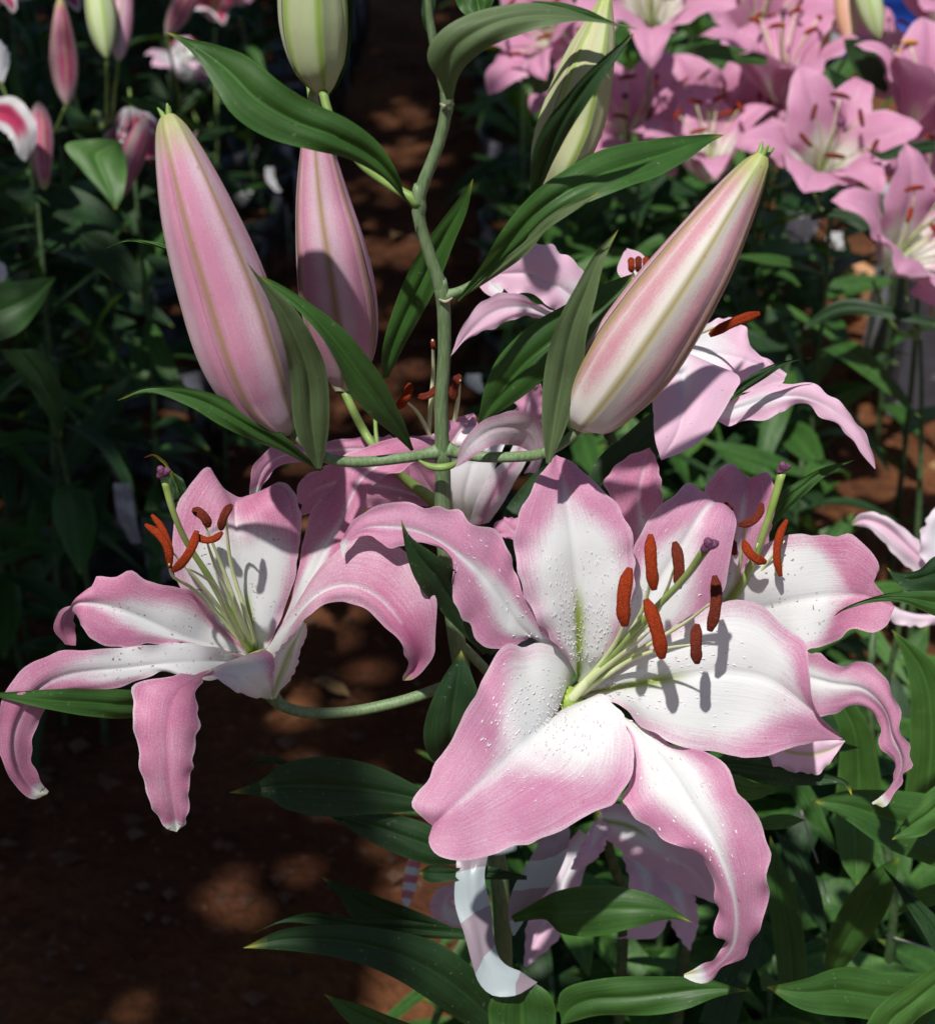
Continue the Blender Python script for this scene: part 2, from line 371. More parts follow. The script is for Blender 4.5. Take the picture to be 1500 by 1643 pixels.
def build_debris():
    vs, fs = [], []
    for i in range(2600):
        if random.random() < 0.6: x, y = random.uniform(-0.75, 0.15), random.uniform(0.9, 4.5)
        else: x, y = random.uniform(-1.4, 1.6), random.uniform(1.2, 4.5)
        r = random.choice([0.003, 0.004, 0.005, 0.007, .012]) * random.uniform(0.6, 1.3); c = Vector((x, y, ground_h(x, y) + r * 0.3)); b = len(vs)
        d = [(1, 0, 0), (-1, 0, 0), (0, 1, 0), (0, -1, 0), (0, 0, .7), (0, 0, -.7), ]
        for q in d: vs.append(c + Vector(q) * r * random.uniform(0.7, 1.4))
        for t in ((0, 2, 4), (2, 1, 4), (1, 3, 4), (3, 0, 4), (2, 0, 5), (1, 2, 5), (3, 1, 5), (0, 3, 5)): fs.append(tuple(b + q for q in t))
    o = link('soil_clods', mesh('soil_clods', vs, fs, False), None, plain_mat('clods', (0.06, 0.024, 0.012), (0.12, 0.065, 0.04), scale=9, rough=0.9))
    tag(o, 'small clods and pebbles scattered over the red soil', 'soil clods', kind='stuff')
build_debris()

# ------------------------------------------------------------------ painting the masks
def paint_petal(core=0.65, v0=0.45, v1=0.95, soft=0.85, rib=0.75, green=(0.0, 0.32), gw=0.085, tipg=0.0, base=0.0, rim=0.25, skew=0.0, gs=0.9):
    def f(s, v, side):
        w = (core + .14) * (1 - smooth(v0, v1, v)) + skew * side
        p = smooth(w - soft * 0.5, w + soft * 0.5, s + 0.25 * smooth(v0, v1, v))
        p = max(p, smooth(v0, v1, v) * 0.9)
        p = max(p, base)
        p *= 1 - .75 * rib * math.exp(-(s / 0.10) ** 2) * (1 - smooth(0.75, .97, v))
        p *= 1 - rim * smooth(0.95, 1.0, s)
        g = gs * math.exp(-(s / (gw * (1.4 - v / max(0.01, green[1])) + 0.004)) ** 2) * (1 - smooth(green[1] * 0.6, green[1], v)) * smooth(green[0] - 0.02, green[0] + 0.02, v) if v < green[1] else 0
        if tipg: p *= 1 - .9 * smooth(.93, .965, v)
        t = tipg * smooth(0.95, 0.98, v) * (1 if side < 0 else .25)
        return (p, g, t)
    return f
def paint_leaf(tip=0.5, brown=0.0, rib=0.35, edge=0.35):
    def f(s, v, side):
        e = max(edge * smooth(0.93, 1, s), rib * math.exp(-(s / 0.05) ** 2))
        return (e, tip * smooth(0.93, 0.99, v), brown * smooth(0.972, 0.985, v))
    return f

def petal(parent, mat, Lp, Mp, Rp, name='petal', label=None, pt=None, **k):
    kk = dict(nu=12, nv=64, bulge=0.05, ruffle=0.0024, rfreq=6, scallop=0.0011, wob=0.004, flat=.85)
    kk.update(k)
    me = blade(name, [P(*p) for p in Lp], [P(*p) for p in Mp], [P(*p) for p in Rp], paint=pt or paint_petal(), **kk)
    o = link(name, me, parent, M[mat])
    if label: o['label'] = label
    return o
def leaf(parent, mat, U, Lo, Mp=None, z=None, name='leaf', label=None, pt=None, **k):
    "a leaf traced from base to tip along both edges; z = depths along it"
    def dep(poly):
        out = []
        n = len(poly)
        for i, p in enumerate(poly):
            if len(p) == 3: out.append(P(*p))
            else:
                t = i / (n - 1) * (len(z) - 1); a = int(min(t, len(z) - 2)); out.append(P(p[0], p[1], z[a] + (z[a + 1] - z[a]) * (t - a)))
        return out
    u, lo = dep(U), dep(Lo)
    if Mp is None:
        a, b = catmull(u, 9), catmull(lo, 9)
        m = []
        for i, (p, q) in enumerate(zip(a, b)):
            c = (p + q) / 2; c = c + (c - CAMP).normalized() * (p - q).length * k.get('fold', 0.06); m.append(c)
    else: m = dep(Mp)
    k.pop('fold', None)
    kk = dict(nu=8, nv=40, bulge=0.07, groove=0.0008, ruffle=0.0006, rfreq=2.2, wob=0.0035, veins=0.00003); kk.update(k)
    me = blade(name, u, m, lo, paint=pt or paint_leaf(), **kk)
    o = link(name, me, parent, M[mat])
    if label: o['label'] = label
    return o

def stamen(parent, fil, a0, a1, w, zf, za, dark=False, bend=0, r_f=0.0013):
    "a filament traced to the anther; anther from a0 to a1, w = its width in photo pixels"
    pts = [P(x, y, zf[0] + (zf[1] - zf[0]) * i / (len(fil) - 1)) for i, (x, y) in enumerate(fil)]
    tube('filament', pts, [r_f * 1.5, r_f, r_f * 0.8, r_f * 0.35], parent, M['filament'], n=8, seg=18)
    x0, y0 = a0; x1, y1 = a1; mx, my = (x0 + x1) / 2 - (y1 - y0) * bend, (y0 + y1) / 2 + (x1 - x0) * bend
    d = za / 100 / FPX; r = w / 2 * d
    ap = [P(x0, y0, za + 0.5), P((x0 + mx) / 2 - (y1 - y0) * bend * .25, (y0 + my) / 2 + (x1 - x0) * bend * .25, za + .1), P(mx, my, za), P((x1 + mx) / 2 - (y1 - y0) * bend * .25, (y1 + my) / 2 + (x1 - x0) * bend * .25, za + .1), P(x1, y1, za + 0.4)]
    v, f = tube_geo(ap, [r * 0.45, r * 0.95, r * 1.0, r * 0.95, r * 1.0, r * .5], n=18, seg=40, squash=0.7, rough=0.08, seed=x0)
    # groove down the anther's face
    n = 18
    for j in range(34):
        c = sum((v[j * n + i] for i in range(n)), Vector()) / n
        for i in (0,): v[j * n + i] = v[j * n + i].lerp(c, 0.55 if dark else 0.25)
    return link('anther', mesh('anther', v, f), parent, M['anther_dark' if dark else 'anther'])
def stigma(parent, x, y, z, r, tilt=0.0):
    c = P(x, y, z); vs, fs = [], []
    rx = r * z / 100 / FPX
    A = (RIGHT * 0.9 + UP * 0.25).normalized(); B = (-FWD * 0.55 + UP * 0.5).normalized(); N3 = A.cross(B).normalized()
    n, m = 24, 10
    for j in range(m + 1):
        ph = math.pi * j / m
        for i in range(n):
            th = 2 * math.pi * i / n; q = rx * (0.78 + 0.26 * math.cos(3 * th + 0.6)) * (1 + 0.05 * noise.noise(Vector((i, j, x))))
            vs.append(c + (A * math.cos(th) + B * math.sin(th)) * q * math.sin(ph) + N3 * math.cos(ph) * rx * 0.55)
    for j in range(m):
        for i in range(n): a = j * n + i; b = j * n + (i + 1) % n; fs.append((a, b, b + n, a + n))
    link('stigma', mesh('stigma', vs, fs), parent, M['stigma'])
def throat(plant, base, mouth, r0, r1, mat='style_base', name='flower', label=None):
    "the flower's short green funnel where its petals join; its petals and stamens are its children"
    o = tube(name, [P(*base), P(*[(a + b) / 2 for a, b in zip(base, mouth)]), P(*mouth)], [r0, (r0 + r1) / 2, r1], plant, M[mat], n=16, seg=8)
    if label: o['label'] = label
    return o

def bud(plant, axis, radii, mat, th0=0.0, z=None, label=None, green=0.9, pinkness=1.0, gwid=0.10, name='flower_bud', hooks=True):
    "axis in photo points from base to tip with depths, radii in photo pixels; three outer tepals over an inner core"
    nv, nr = 60, 20
    pts = [P(*a) for a in axis]
    rad = [r * a[2] / 100 / FPX for a, r in zip(axis, radii)]
    return bud_world(plant, pts, rad, mat, th0, label, green, pinkness, gwid, name)
def bud_mesh(name, path, R, mat, tha, thb, n, rf, th0, green, pinkness, gwid, core, pbase=0.22):
    vs, fs, mk, uvs = [], [], [], []
    nv = len(path); nrm = None
    for j in range(nv):
        a, b = max(0, j - 1), min(nv - 1, j + 1); t = (path[b] - path[a]).normalized(); v = j / (nv - 1)
        if nrm is None: nrm = CAMP - path[0]
        nrm = nrm - t * nrm.dot(t); nrm.normalize(); bi = t.cross(nrm)
        for i in range(n + 1):
            f = i / n; th = tha + (thb - tha) * f; r = R[j] * rf
            dm = (th - th0 + math.pi / 3) % (2 * math.pi / 3) - math.pi / 3   # angle to nearest outer midrib
            di = abs(dm) - math.pi / 3                                             # to inner midrib
            if core:
                r *= 1 + 0.085 * math.exp(-(di / 0.13) ** 2) - 0.02 * math.exp(-(di / 0.03) ** 2)
                g = green * math.exp(-(di / gwid) ** 2); p = 0.55 + 0.3 * math.exp(-(di / 0.3) ** 2)
            else:
                s = abs(dm) / 0.82
                r *= 1 + 0.05 * math.exp(-(dm / 0.16) ** 2) - 0.03 * math.exp(-(dm / 0.035) ** 2) - 0.035 * smooth(0.75, 1.0, s) + (0.03 if mat == 'bud_green' else .014) * math.cos(dm * 7)
                g = green * math.exp(-(dm / gwid) ** 2)
                p = pbase + smooth(0.12, 0.85, s) * 0.65 + 0.35 * math.exp(-(dm / 0.25) ** 2)
                if mat == 'bud_cream': p = .15 + .8 * math.exp(-((s - .72) / .32) ** 2) * smooth(0, .35, v)
            tipm = smooth(0.86, 1.0, v) * 0.8 + smooth(0.05, 0.0, v) * 0.6
            r *= 1 + .014 * noise.noise(Vector((math.cos(th) * 1.3 + R[0] * 900, math.sin(th) * 1.3, v * 3.3 + .37))) + .006 * noise.noise(Vector((th * 6, v * 9, 1)))
            p = pinkness * p * (0.35 + 0.65 * smooth(0.02, 0.25, v))
            vs.append(path[j] + (nrm * math.cos(th) + bi * math.sin(th)) * r); mk.append((p, g, tipm)); uvs.append((f, v * 2))
    k = n + 1
    for j in range(nv - 1):
        for i in range(n): a = j * k + i; fs.append((a, a + 1, a + k + 1, a + k))
    me = mesh(name, vs, fs); uvl = me.uv_layers.new(name='UVMap'); att = me.color_attributes.new('mask', 'FLOAT_COLOR', 'POINT')
    att.data.foreach_set('color', [c for q in mk for c in (*q, 1.0)])
    vi = [0] * len(me.loops); me.loops.foreach_get('vertex_index', vi); uvl.data.foreach_set('uv', [c for i in vi for c in uvs[i]])
    me.materials.append(M[mat]); return me
def bud_world(plant, pts, rad, mat, th0=0.0, label=None, green=0.9, pinkness=1.0, gwid=0.10, name='flower_bud', nv=56, nr=22):
    path = catmull(pts, nv); R = [max(0.0004, q) for q in radii_along(pts, rad, nv)]
    core = link(name, bud_mesh(name, path, R, mat, 0, 2 * math.pi, 72, 0.955, th0, green, pinkness, gwid, True), plant)
    if label: core['label'] = label
    for k in range(3):
        c = th0 + k * 2 * math.pi / 3
        link('tepal', bud_mesh('tepal', path, R, mat, c - 0.84, c + 0.84, nr, 1.0 + 0.004 * k, th0, green, pinkness, gwid, False), core)
        # small hooked tip
        t = (path[-1] - path[-3]).normalized()
        n0 = CAMP - path[-1]; n0 = (n0 - t * n0.dot(t)).normalized(); b0 = t.cross(n0); d = n0 * math.cos(c) + b0 * math.sin(c)
        rr = max(R) * 0.08
        tube('tip_hook', [path[-2] + d * rr * 0.8, path[-1] + d * rr * 1.2 + t * rr, path[-1] + d * rr * 2.0 + t * rr * 3.2], [rr * 0.9, rr * 0.75, rr * 0.22], core, M['pedicel'], n=8, seg=8)
    return core

# ================================================================== the front lily plant
front = empty('lily_plant', tuple(ground_pt(815, 1560).xy) + (0,), 'tall foreground lily plant with pink and cream buds and big open pink and white flowers', 'lily plant')
def st(x, y): return P(x, y, 0)
PLY = 0.78
def zv(y, Y=PLY):
    "depth in cm of the upright plane through the front stem"
    dy = math.cos(PITCH) + math.sin(PITCH) * (821.5 - y) / FPX
    return 100 * Y / dy
def SV(x, y, dz=0): return P(x, y, zv(y) + dz)

# stem
tube('stem', [SV(686, -40), SV(688, 20), SV(700, 90), SV(717, 160), SV(704, 230), SV(671, 325), SV(686, 400), SV(709, 470), SV(713, 560), SV(708, 650), SV(710, 735), SV(712, 830), SV(722, 950), SV(745, 1100), SV(775, 1260), SV(800, 1400), SV(808, 1540), SV(812, 1700), SV(812, 2000)],
     [0.0014, 0.0018, 0.0024, .0030, .0030, .0033, .0032, .0036, .0036, .0037, .0042, .0050, .0052, .0054, .0058, .006, .0062, .0064, .0066], front, M['stem'], n=16, seg=110, rough=0.03)
for x, y, r in ((717, 158, .0030), (672, 323, .0034), (709, 472, .0037), (710, 733, .0046)):
    c = SV(x, y); tube('stem_node', [c + Vector((0, 0, -.009)), c + Vector((.0006, 0, -.003)), c + Vector((-.0004, 0, .003)), c + Vector((0, 0, .009))], [r * .72, r * 1.0, r * 1.04, r * .68], front, M['stem'], n=14, seg=7, rough=.06)
def pedicel(parent, pts, r=.003, mat='stem', seg=34, taper=1.0):
    seg = max(seg, 34)
    return tube('pedicel', [P(*p) if len(p) == 3 else SV(*p) for p in pts], [r * 1.6, r * 1.08] + [r] * (len(pts) - 3) + [r * taper], parent, M[mat], n=12, seg=seg, rough=.02)
pedicel(front, [(704, 724), (684, 729, 90.6), (653, 734, 90), (585, 741, 89.5), (535, 738, 88.8), (507, 724, 88.2), (482, 704, 88), (466, 682, 88)], .0030, taper=1.35)
pedicel(front, [(716, 720), (735, 727, 90.8), (773, 733, 90.5), (825, 733, 90), (868, 728, 89), (903, 710, 88.5), (926, 690, 88), (935, 672, 88)], .0030, taper=1.6)
tube('leaf_scar', [P(672, 739, 90.2), P(690, 748, 90), P(708, 750, 89.9), P(726, 746, 90), P(736, 739, 90.2)], [.0006, .0019, .0022, .0018, .0006], front, M['pedicel'], n=8, seg=16)
tube('leaf_scar', [SV(706, 166, -.4), SV(716, 171, -.5), SV(729, 166, -.4)], [.0004, .0011, .0004], front, M['paper_scar'], n=6, seg=10)
tube('leaf_scar', [SV(704, 480, -.5), SV(715, 484, -.5), SV(726, 478, -.3)], [.0004, .0010, .0004], front, M['paper_scar'], n=6, seg=10)
pedicel(front, [(710, 474), (730, 470), (765, 452, 85), (820, 405, 85), (855, 355, 84), (868, 322, 83)], .0024)
pedicel(front, [(671, 326), (655, 314), (625, 296, 83), (580, 262, 84), (540, 210, 84), (524, 170, 84), (519, 148, 84)], .0024, 'pedicel')
pedicel(front, [(705, 810, 101), (640, 760, 99), (605, 722, 96), (583, 690, 96), (565, 655, 95), (553, 628, 95)], .0026, 'pedicel')
pedicel(front, [(610, 740, 95.5), (604, 700, 95.5), (602, 672, 96)], .0012, 'pedicel')

# buds
bud(front, [(468, 692, 88), (447, 672, 87.5), (416, 622, 86.5), (388, 552, 85), (356, 452, 83.5), (321, 350, 82), (293, 262, 81), (275, 205, 80.5), (270, 188, 80.5)],
    [9, 36, 59, 70, 69, 58, 41, 24, 13], 'bud_pink', th0=0.42, label='tall mauve pink bud at the upper left', gwid=.08)
bud(front, [(548, 630, 95), (551, 605, 95), (553, 555, 94), (543, 480, 92), (531, 400, 90), (518, 320, 89), (509, 240, 88), (504, 180, 87.5), (502, 150, 87.5)],
    [10, 30, 51, 62, 56, 43, 27, 13, 7], 'bud_pink', th0=0.0, label='pink bud with one olive line, behind the stem', gwid=.10)
bud(front, [(519, 152, 84.6), (517, 138, 84.4), (511, 105, 83.9), (505, 55, 83.1), (502, 0, 82.2), (500, -70, 81.1), (497, -150, 79.8), (495, -230, 78.5)],
    [9, 22, 42, 53, 55, 50, 34, 8], 'bud_green', th0=0.12, label='pale green bud cut by the top edge', gwid=.11, pinkness=.35)
bud(front, [(868, 325, 83), (877, 300, 83), (897, 252, 82.5), (920, 190, 82), (940, 120, 81), (957, 60, 80.5), (970, 8, 80), (975, -10, 80)],
    [9, 24, 44, 50, 43, 30, 13, 6], 'bud_green', th0=0.5, label='green and cream bud at the top right', pinkness=.75, gwid=.08)
bud(front, [(929, 690, 88), (937, 673, 87.8), (962, 642, 87), (1010, 577, 85.5), (1058, 508, 84), (1115, 424, 82.5), (1160, 352, 81.5), (1197, 292, 80.5), (1218, 258, 80), (1222, 250, 80)],
    [15, 36, 56, 73, 72, 61, 46, 30, 17, 11], 'bud_cream', th0=0.05, label='large cream and rose bud leaning right', gwid=.095)

# leaves on the front stem (edges traced base to tip)
lf = leaf
lf(front, 'leaf', [(662, 332), (648, 310), (640, 280), (610, 232), (560, 192), (500, 163), (450, 132), (400, 92), (350, 73), (300, 62), (264, 50)],
   [(660, 334), (640, 312), (610, 284), (560, 257), (500, 241), (430, 221), (375, 186), (345, 140), (318, 96), (285, 62), (264, 50)], z=[82, 80, 78, 77, 77, 78], fold=.12, label='broad leaf arching to the upper left', wob=.004)
lf(front, 'leaf_under', [(716, 160), (704, 128), (686, 96), (692, 68), (722, 38), (775, 14), (840, 6), (900, 14), (960, 34), (1022, 46)],
   [(726, 160), (738, 122), (765, 92), (800, 68), (850, 50), (905, 40), (960, 37), (1000, 41), (1022, 46)], z=[79, 77, 76, 76, 77, 78], fold=-.05, label='curved leaf at the top seen from below')
lf(front, 'leaf', [(830, 8), (870, 2), (910, 4), (950, 20), (985, 36), (1010, 44)], [(830, 12), (880, 18), (920, 26), (960, 36), (990, 40), (1010, 44)], z=[77, 77.5, 78.2], fold=.05)
lf(front, 'leaf', [(733, 482), (768, 430), (795, 385), (832, 335), (880, 290), (960, 243), (1050, 224), (1115, 218), (1162, 216)],
   [(737, 484), (790, 436), (840, 395), (880, 358), (930, 330), (1000, 303), (1052, 286), (1100, 258), (1140, 228), (1162, 216)], z=[85, 82, 80.5, 83, 86], fold=.12, label='long green leaf pointing right across the bud')
lf(front, 'leaf_under', [(745, 470), (790, 425), (850, 375), (900, 335), (960, 308)], [(748, 474), (800, 440), (850, 402), (890, 362), (960, 310)], z=[85.3, 83, 80.6, 79], fold=.02)
lf(front, 'leaf', [(613, 608), (613, 560), (636, 482), (668, 412), (710, 352), (742, 312), (759, 286)], [(624, 606), (655, 545), (700, 462), (728, 392), (748, 342), (759, 286)], z=[95, 92, 89, 87], fold=.15, label='narrow folded leaf behind the stem')
lf(front, 'leaf_under', [(876, 744), (869, 665), (874, 590), (893, 520), (928, 452), (958, 402), (992, 368)], [(884, 742), (908, 685), (933, 605), (941, 540), (956, 478), (969, 420), (992, 368)], z=[88, 86.3, 84, 82.5, 82], fold=.16, label='upright bract in front of the large cream bud')
lf(front, 'leaf', [(766, 682), (778, 622), (800, 572), (850, 522), (905, 490), (960, 460), (1018, 438)], [(776, 678), (832, 642), (884, 600), (940, 556), (990, 500), (1018, 438)], z=[93, 91, 90, 90, 91], fold=.1)
lf(front, 'leaf_dark', [(850, 312), (851, 262), (872, 204), (918, 142), (968, 92), (1018, 52)], [(866, 308), (893, 254), (920, 202), (952, 150), (986, 100), (1018, 52)], z=[81, 79, 77, 76, 76], fold=.12, label='dark slim leaf across the green bud')
lf(front, 'leaf_under', [(507, 752), (474, 690), (466, 605), (452, 542), (430, 482), (396, 420)], [(516, 752), (529, 685), (526, 602), (504, 545), (470, 492), (425, 450), (396, 420)], z=[88, 85.5, 83, 81, 79], fold=.14, label='grey green bract against the mauve pink bud')
lf(front, 'leaf', [(664, 722), (645, 672), (618, 610), (585, 566), (540, 520), (490, 482), (440, 452), (405, 440)], [(660, 724), (632, 697), (600, 670), (566, 635), (543, 592), (512, 540), (465, 485), (405, 440)], z=[91, 87, 84, 82, 81.5], fold=.12, label='green leaf from the fork up to the mauve pink bud')
lf(front, 'leaf', [(520, 752), (490, 728), (450, 695), (400, 662), (350, 634), (290, 621), (230, 622), (188, 643)], [(512, 756), (450, 727), (400, 706), (350, 680), (300, 650), (240, 630), (188, 643)], z=[89, 87, 85, 84, 84], fold=.08, label='leaf reaching left under the mauve pink bud')
lf(front, 'leaf_bright', [(300, 402), (262, 391), (230, 384), (200, 385), (170, 399)], [(300, 412), (262, 399), (230, 390), (200, 388), (170, 399)], z=[88, 88, 88])
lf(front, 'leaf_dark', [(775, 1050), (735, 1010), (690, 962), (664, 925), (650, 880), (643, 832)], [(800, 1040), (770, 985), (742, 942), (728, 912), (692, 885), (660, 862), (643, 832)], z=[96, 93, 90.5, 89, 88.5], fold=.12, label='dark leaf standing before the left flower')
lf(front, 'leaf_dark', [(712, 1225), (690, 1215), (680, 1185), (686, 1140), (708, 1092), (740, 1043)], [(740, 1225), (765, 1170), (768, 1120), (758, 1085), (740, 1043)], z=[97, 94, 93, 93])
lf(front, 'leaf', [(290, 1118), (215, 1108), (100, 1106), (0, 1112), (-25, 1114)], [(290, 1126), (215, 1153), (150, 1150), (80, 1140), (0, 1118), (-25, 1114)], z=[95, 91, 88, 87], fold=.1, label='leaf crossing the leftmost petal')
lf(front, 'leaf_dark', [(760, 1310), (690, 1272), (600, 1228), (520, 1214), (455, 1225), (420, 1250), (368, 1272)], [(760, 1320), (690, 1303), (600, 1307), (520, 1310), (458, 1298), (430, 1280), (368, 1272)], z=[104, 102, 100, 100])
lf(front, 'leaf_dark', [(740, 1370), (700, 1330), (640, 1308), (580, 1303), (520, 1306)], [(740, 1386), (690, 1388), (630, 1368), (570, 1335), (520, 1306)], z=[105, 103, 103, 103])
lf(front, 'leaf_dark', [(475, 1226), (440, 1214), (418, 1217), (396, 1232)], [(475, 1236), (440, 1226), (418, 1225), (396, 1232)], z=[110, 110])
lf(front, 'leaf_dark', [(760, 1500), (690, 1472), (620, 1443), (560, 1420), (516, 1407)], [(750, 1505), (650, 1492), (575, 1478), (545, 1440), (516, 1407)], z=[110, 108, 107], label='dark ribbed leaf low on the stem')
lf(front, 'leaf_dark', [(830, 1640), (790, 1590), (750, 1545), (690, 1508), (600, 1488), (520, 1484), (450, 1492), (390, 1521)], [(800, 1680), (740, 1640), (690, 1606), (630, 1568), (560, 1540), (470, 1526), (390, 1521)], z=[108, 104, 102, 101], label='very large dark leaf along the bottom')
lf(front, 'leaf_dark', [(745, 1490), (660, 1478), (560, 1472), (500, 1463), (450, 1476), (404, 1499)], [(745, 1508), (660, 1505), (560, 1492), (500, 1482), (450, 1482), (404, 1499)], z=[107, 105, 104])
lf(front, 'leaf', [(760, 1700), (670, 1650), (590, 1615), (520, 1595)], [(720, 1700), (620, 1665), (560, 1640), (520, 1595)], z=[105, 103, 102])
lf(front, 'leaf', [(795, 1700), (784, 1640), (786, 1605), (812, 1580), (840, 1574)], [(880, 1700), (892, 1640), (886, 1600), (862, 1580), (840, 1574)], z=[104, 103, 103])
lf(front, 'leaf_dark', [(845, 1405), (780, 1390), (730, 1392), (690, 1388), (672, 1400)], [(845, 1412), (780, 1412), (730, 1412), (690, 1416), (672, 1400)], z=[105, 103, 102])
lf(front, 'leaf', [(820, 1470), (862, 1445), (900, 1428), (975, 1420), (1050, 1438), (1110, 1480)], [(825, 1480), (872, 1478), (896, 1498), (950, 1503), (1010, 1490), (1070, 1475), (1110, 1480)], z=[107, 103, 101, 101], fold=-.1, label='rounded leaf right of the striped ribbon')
lf(front, 'leaf_dark', [(690, -60), (678, -20), (677, 20), (684, 50), (700, 70)][::-1], [(705, -60), (700, -10), (698, 30), (702, 70)][::-1], z=[81, 80, 80])
lf(front, 'leaf', [(775, 30), (745, 22), (728, -5), (722, -40)], [(775, 30), (790, 5), (795, -20), (770, -60)], z=[84, 84, 84])
lf(front, 'leaf_dark', [(526, 160), (548, 130), (562, 80), (568, 20), (562, -60)], [(520, 160), (530, 120), (545, 60), (548, 0), (562, -60)], z=[86, 86, 85])

# ---- the big flower facing us
pm = throat(front, (897, 1138, 100), (915, 1122, 96.2), .004, .0078, label='largest open flower, facing the viewer')
sepp = 'petal'
petal(pm, 'petal', [(925, 1082, 96), (905, 1048, 94.4), (868, 1005, 92.5), (840, 950, 91.5), (827, 890, 91), (828, 840, 91), (848, 792, 91), (872, 755, 91.5), (892, 730, 92)],
      [(926, 1095, 97), (928, 1030, 95.8), (927, 960, 94.8), (922, 900, 93.9), (915, 840, 93.3), (905, 780, 92.7), (892, 730, 92)],
      [(955, 1085, 96), (990, 1030, 94), (1012, 965, 92.5), (1017, 905, 92), (1010, 850, 91.6), (990, 810, 91.4), (960, 780, 91.5), (925, 746, 92), (892, 730, 92)],
      label='upright petal with a green groove', seed=1, ruffle=.0016, bulge=.06, pt=paint_petal(core=.62, v0=.5, v1=1.0, soft=.75, green=(.0, .50), gw=.15, gs=1, rib=.4))
petal(pm, 'petal', [(935, 1082, 97), (985, 1000, 95.5), (1012, 940, 94.6), (1016, 882, 94), (1038, 838, 93.5), (1073, 800, 93.3), (1104, 778, 94.2), (1130, 790, 96), (1145, 815, 98)],
      [(935, 1095, 97.5), (1000, 1020, 96), (1045, 950, 95), (1090, 880, 94.3), (1120, 832, 93.7), (1142, 806, 94.5), (1152, 812, 96.5), (1152, 830, 98)],
      [(950, 1098, 97.5), (1050, 1040, 96), (1115, 1012, 95), (1150, 972, 94.2), (1168, 920, 93.6), (1177, 870, 93.3), (1182, 832, 93.6), (1172, 822, 95.5), (1160, 838, 98)],
      seed=2, label='rear petal curling back at its tip', ruffle=.0022, rfreq=4, pt=paint_petal(core=.5, v0=.35, v1=.9, soft=.6, green=(0, .3), rib=.5))
petal(pm, 'petal', [(930, 1110, 97), (1000, 1068, 94.6), (1060, 1020, 93), (1115, 982, 91.7), (1175, 964, 91), (1225, 974, 90.5), (1262, 1008, 90), (1290, 1034, 89.3), (1297, 1085, 89.3), (1310, 1140, 90), (1352, 1186, 91.5)],
      [(930, 1114, 97.5), (1030, 1096, 96), (1090, 1086, 95), (1160, 1078, 94), (1230, 1090, 93), (1290, 1130, 91.8), (1352, 1186, 91.5)],
      [(935, 1120, 97), (985, 1128, 95.2), (1003, 1140, 94.5), (1030, 1168, 93.5), (1085, 1192, 92.5), (1140, 1207, 92), (1200, 1212, 91.5), (1260, 1204, 91), (1305, 1192, 91), (1352, 1186, 91.5)],
      seed=3, label='wide right petal with stamen shadows', bulge=.035, flat=1.0, ruffle=.0034, rfreq=3, wob=.005, pt=paint_petal(core=.72, v0=.55, v1=1.0, soft=.7, green=(0, .46), gw=.16, gs=1, rib=.3))
petal(pm, 'petal', [(960, 1135, 97), (1005, 1175, 94.8), (1014, 1230, 93.5), (1001, 1284, 92.5), (1030, 1320, 92), (1062, 1346, 91.5), (1100, 1362, 91), (1130, 1392, 91), (1146, 1425, 91.5), (1149, 1462, 92), (1146, 1492, 92.6), (1163, 1512, 93.4), (1147, 1535, 94.5), (1120, 1552, 95.5), (1097, 1563, 96)],
      [(955, 1128, 97.5), (1010, 1158, 95.5), (1060, 1215, 93.5), (1110, 1290, 91.8), (1145, 1350, 90.8), (1170, 1415, 90.6), (1180, 1470, 91.4), (1175, 1518, 93), (1143, 1556, 95), (1097, 1565, 96)],
      [(965, 1128, 97), (1030, 1165, 94.8), (1080, 1195, 93.2), (1132, 1207, 91.6), (1165, 1228, 90.8), (1182, 1270, 90), (1206, 1290, 89.4), (1226, 1340, 89), (1234, 1390, 89.3), (1228, 1440, 90), (1227, 1472, 90.8), (1208, 1510, 92), (1192, 1535, 93.4), (1160, 1550, 94.8), (1132, 1578, 95.8), (1097, 1568, 96)],
      seed=4, label='long lower petal with a curled pale tip', bulge=.04, ruffle=.0034, scallop=.0014, rfreq=7, nv=80, pt=paint_petal(core=.42, v0=.25, v1=.75, soft=.6, rib=.85, green=(.08, .22), gw=.03, tipg=.8))
petal(pm, 'petal', [(918, 1095, 97.3), (914, 1058, 95.8), (878, 1037, 94.6), (838, 1035, 93.7), (799, 1046, 92.8), (770, 1098, 92.2), (740, 1155, 91), (708, 1212, 90.5), (680, 1258, 90), (662, 1290, 89.5), (668, 1306, 89.5), (694, 1325, 90)],
      [(905, 1130, 97.5), (870, 1168, 95), (820, 1213, 93), (770, 1258, 91.5), (728, 1295, 90.5), (694, 1325, 90)],
      [(925, 1130, 97), (962, 1114, 95), (986, 1134, 94), (1006, 1155, 93.4), (1014, 1197, 92.6), (1013, 1240, 92), (999, 1275, 91.4), (966, 1298, 91), (920, 1321, 90.4), (873, 1345, 90), (827, 1359, 89.6), (780, 1373, 89.2), (733, 1380, 89), (700, 1370, 89.2), (688, 1350, 89.5), (694, 1325, 90)],
      seed=5, label='broadest petal with a notched tip', bulge=.035, flat=1.0, ruffle=.0026, rfreq=5, wob=.004, nv=70, pt=paint_petal(core=.85, v0=.2, v1=.72, soft=.8, rib=.5, green=(0, .03)))
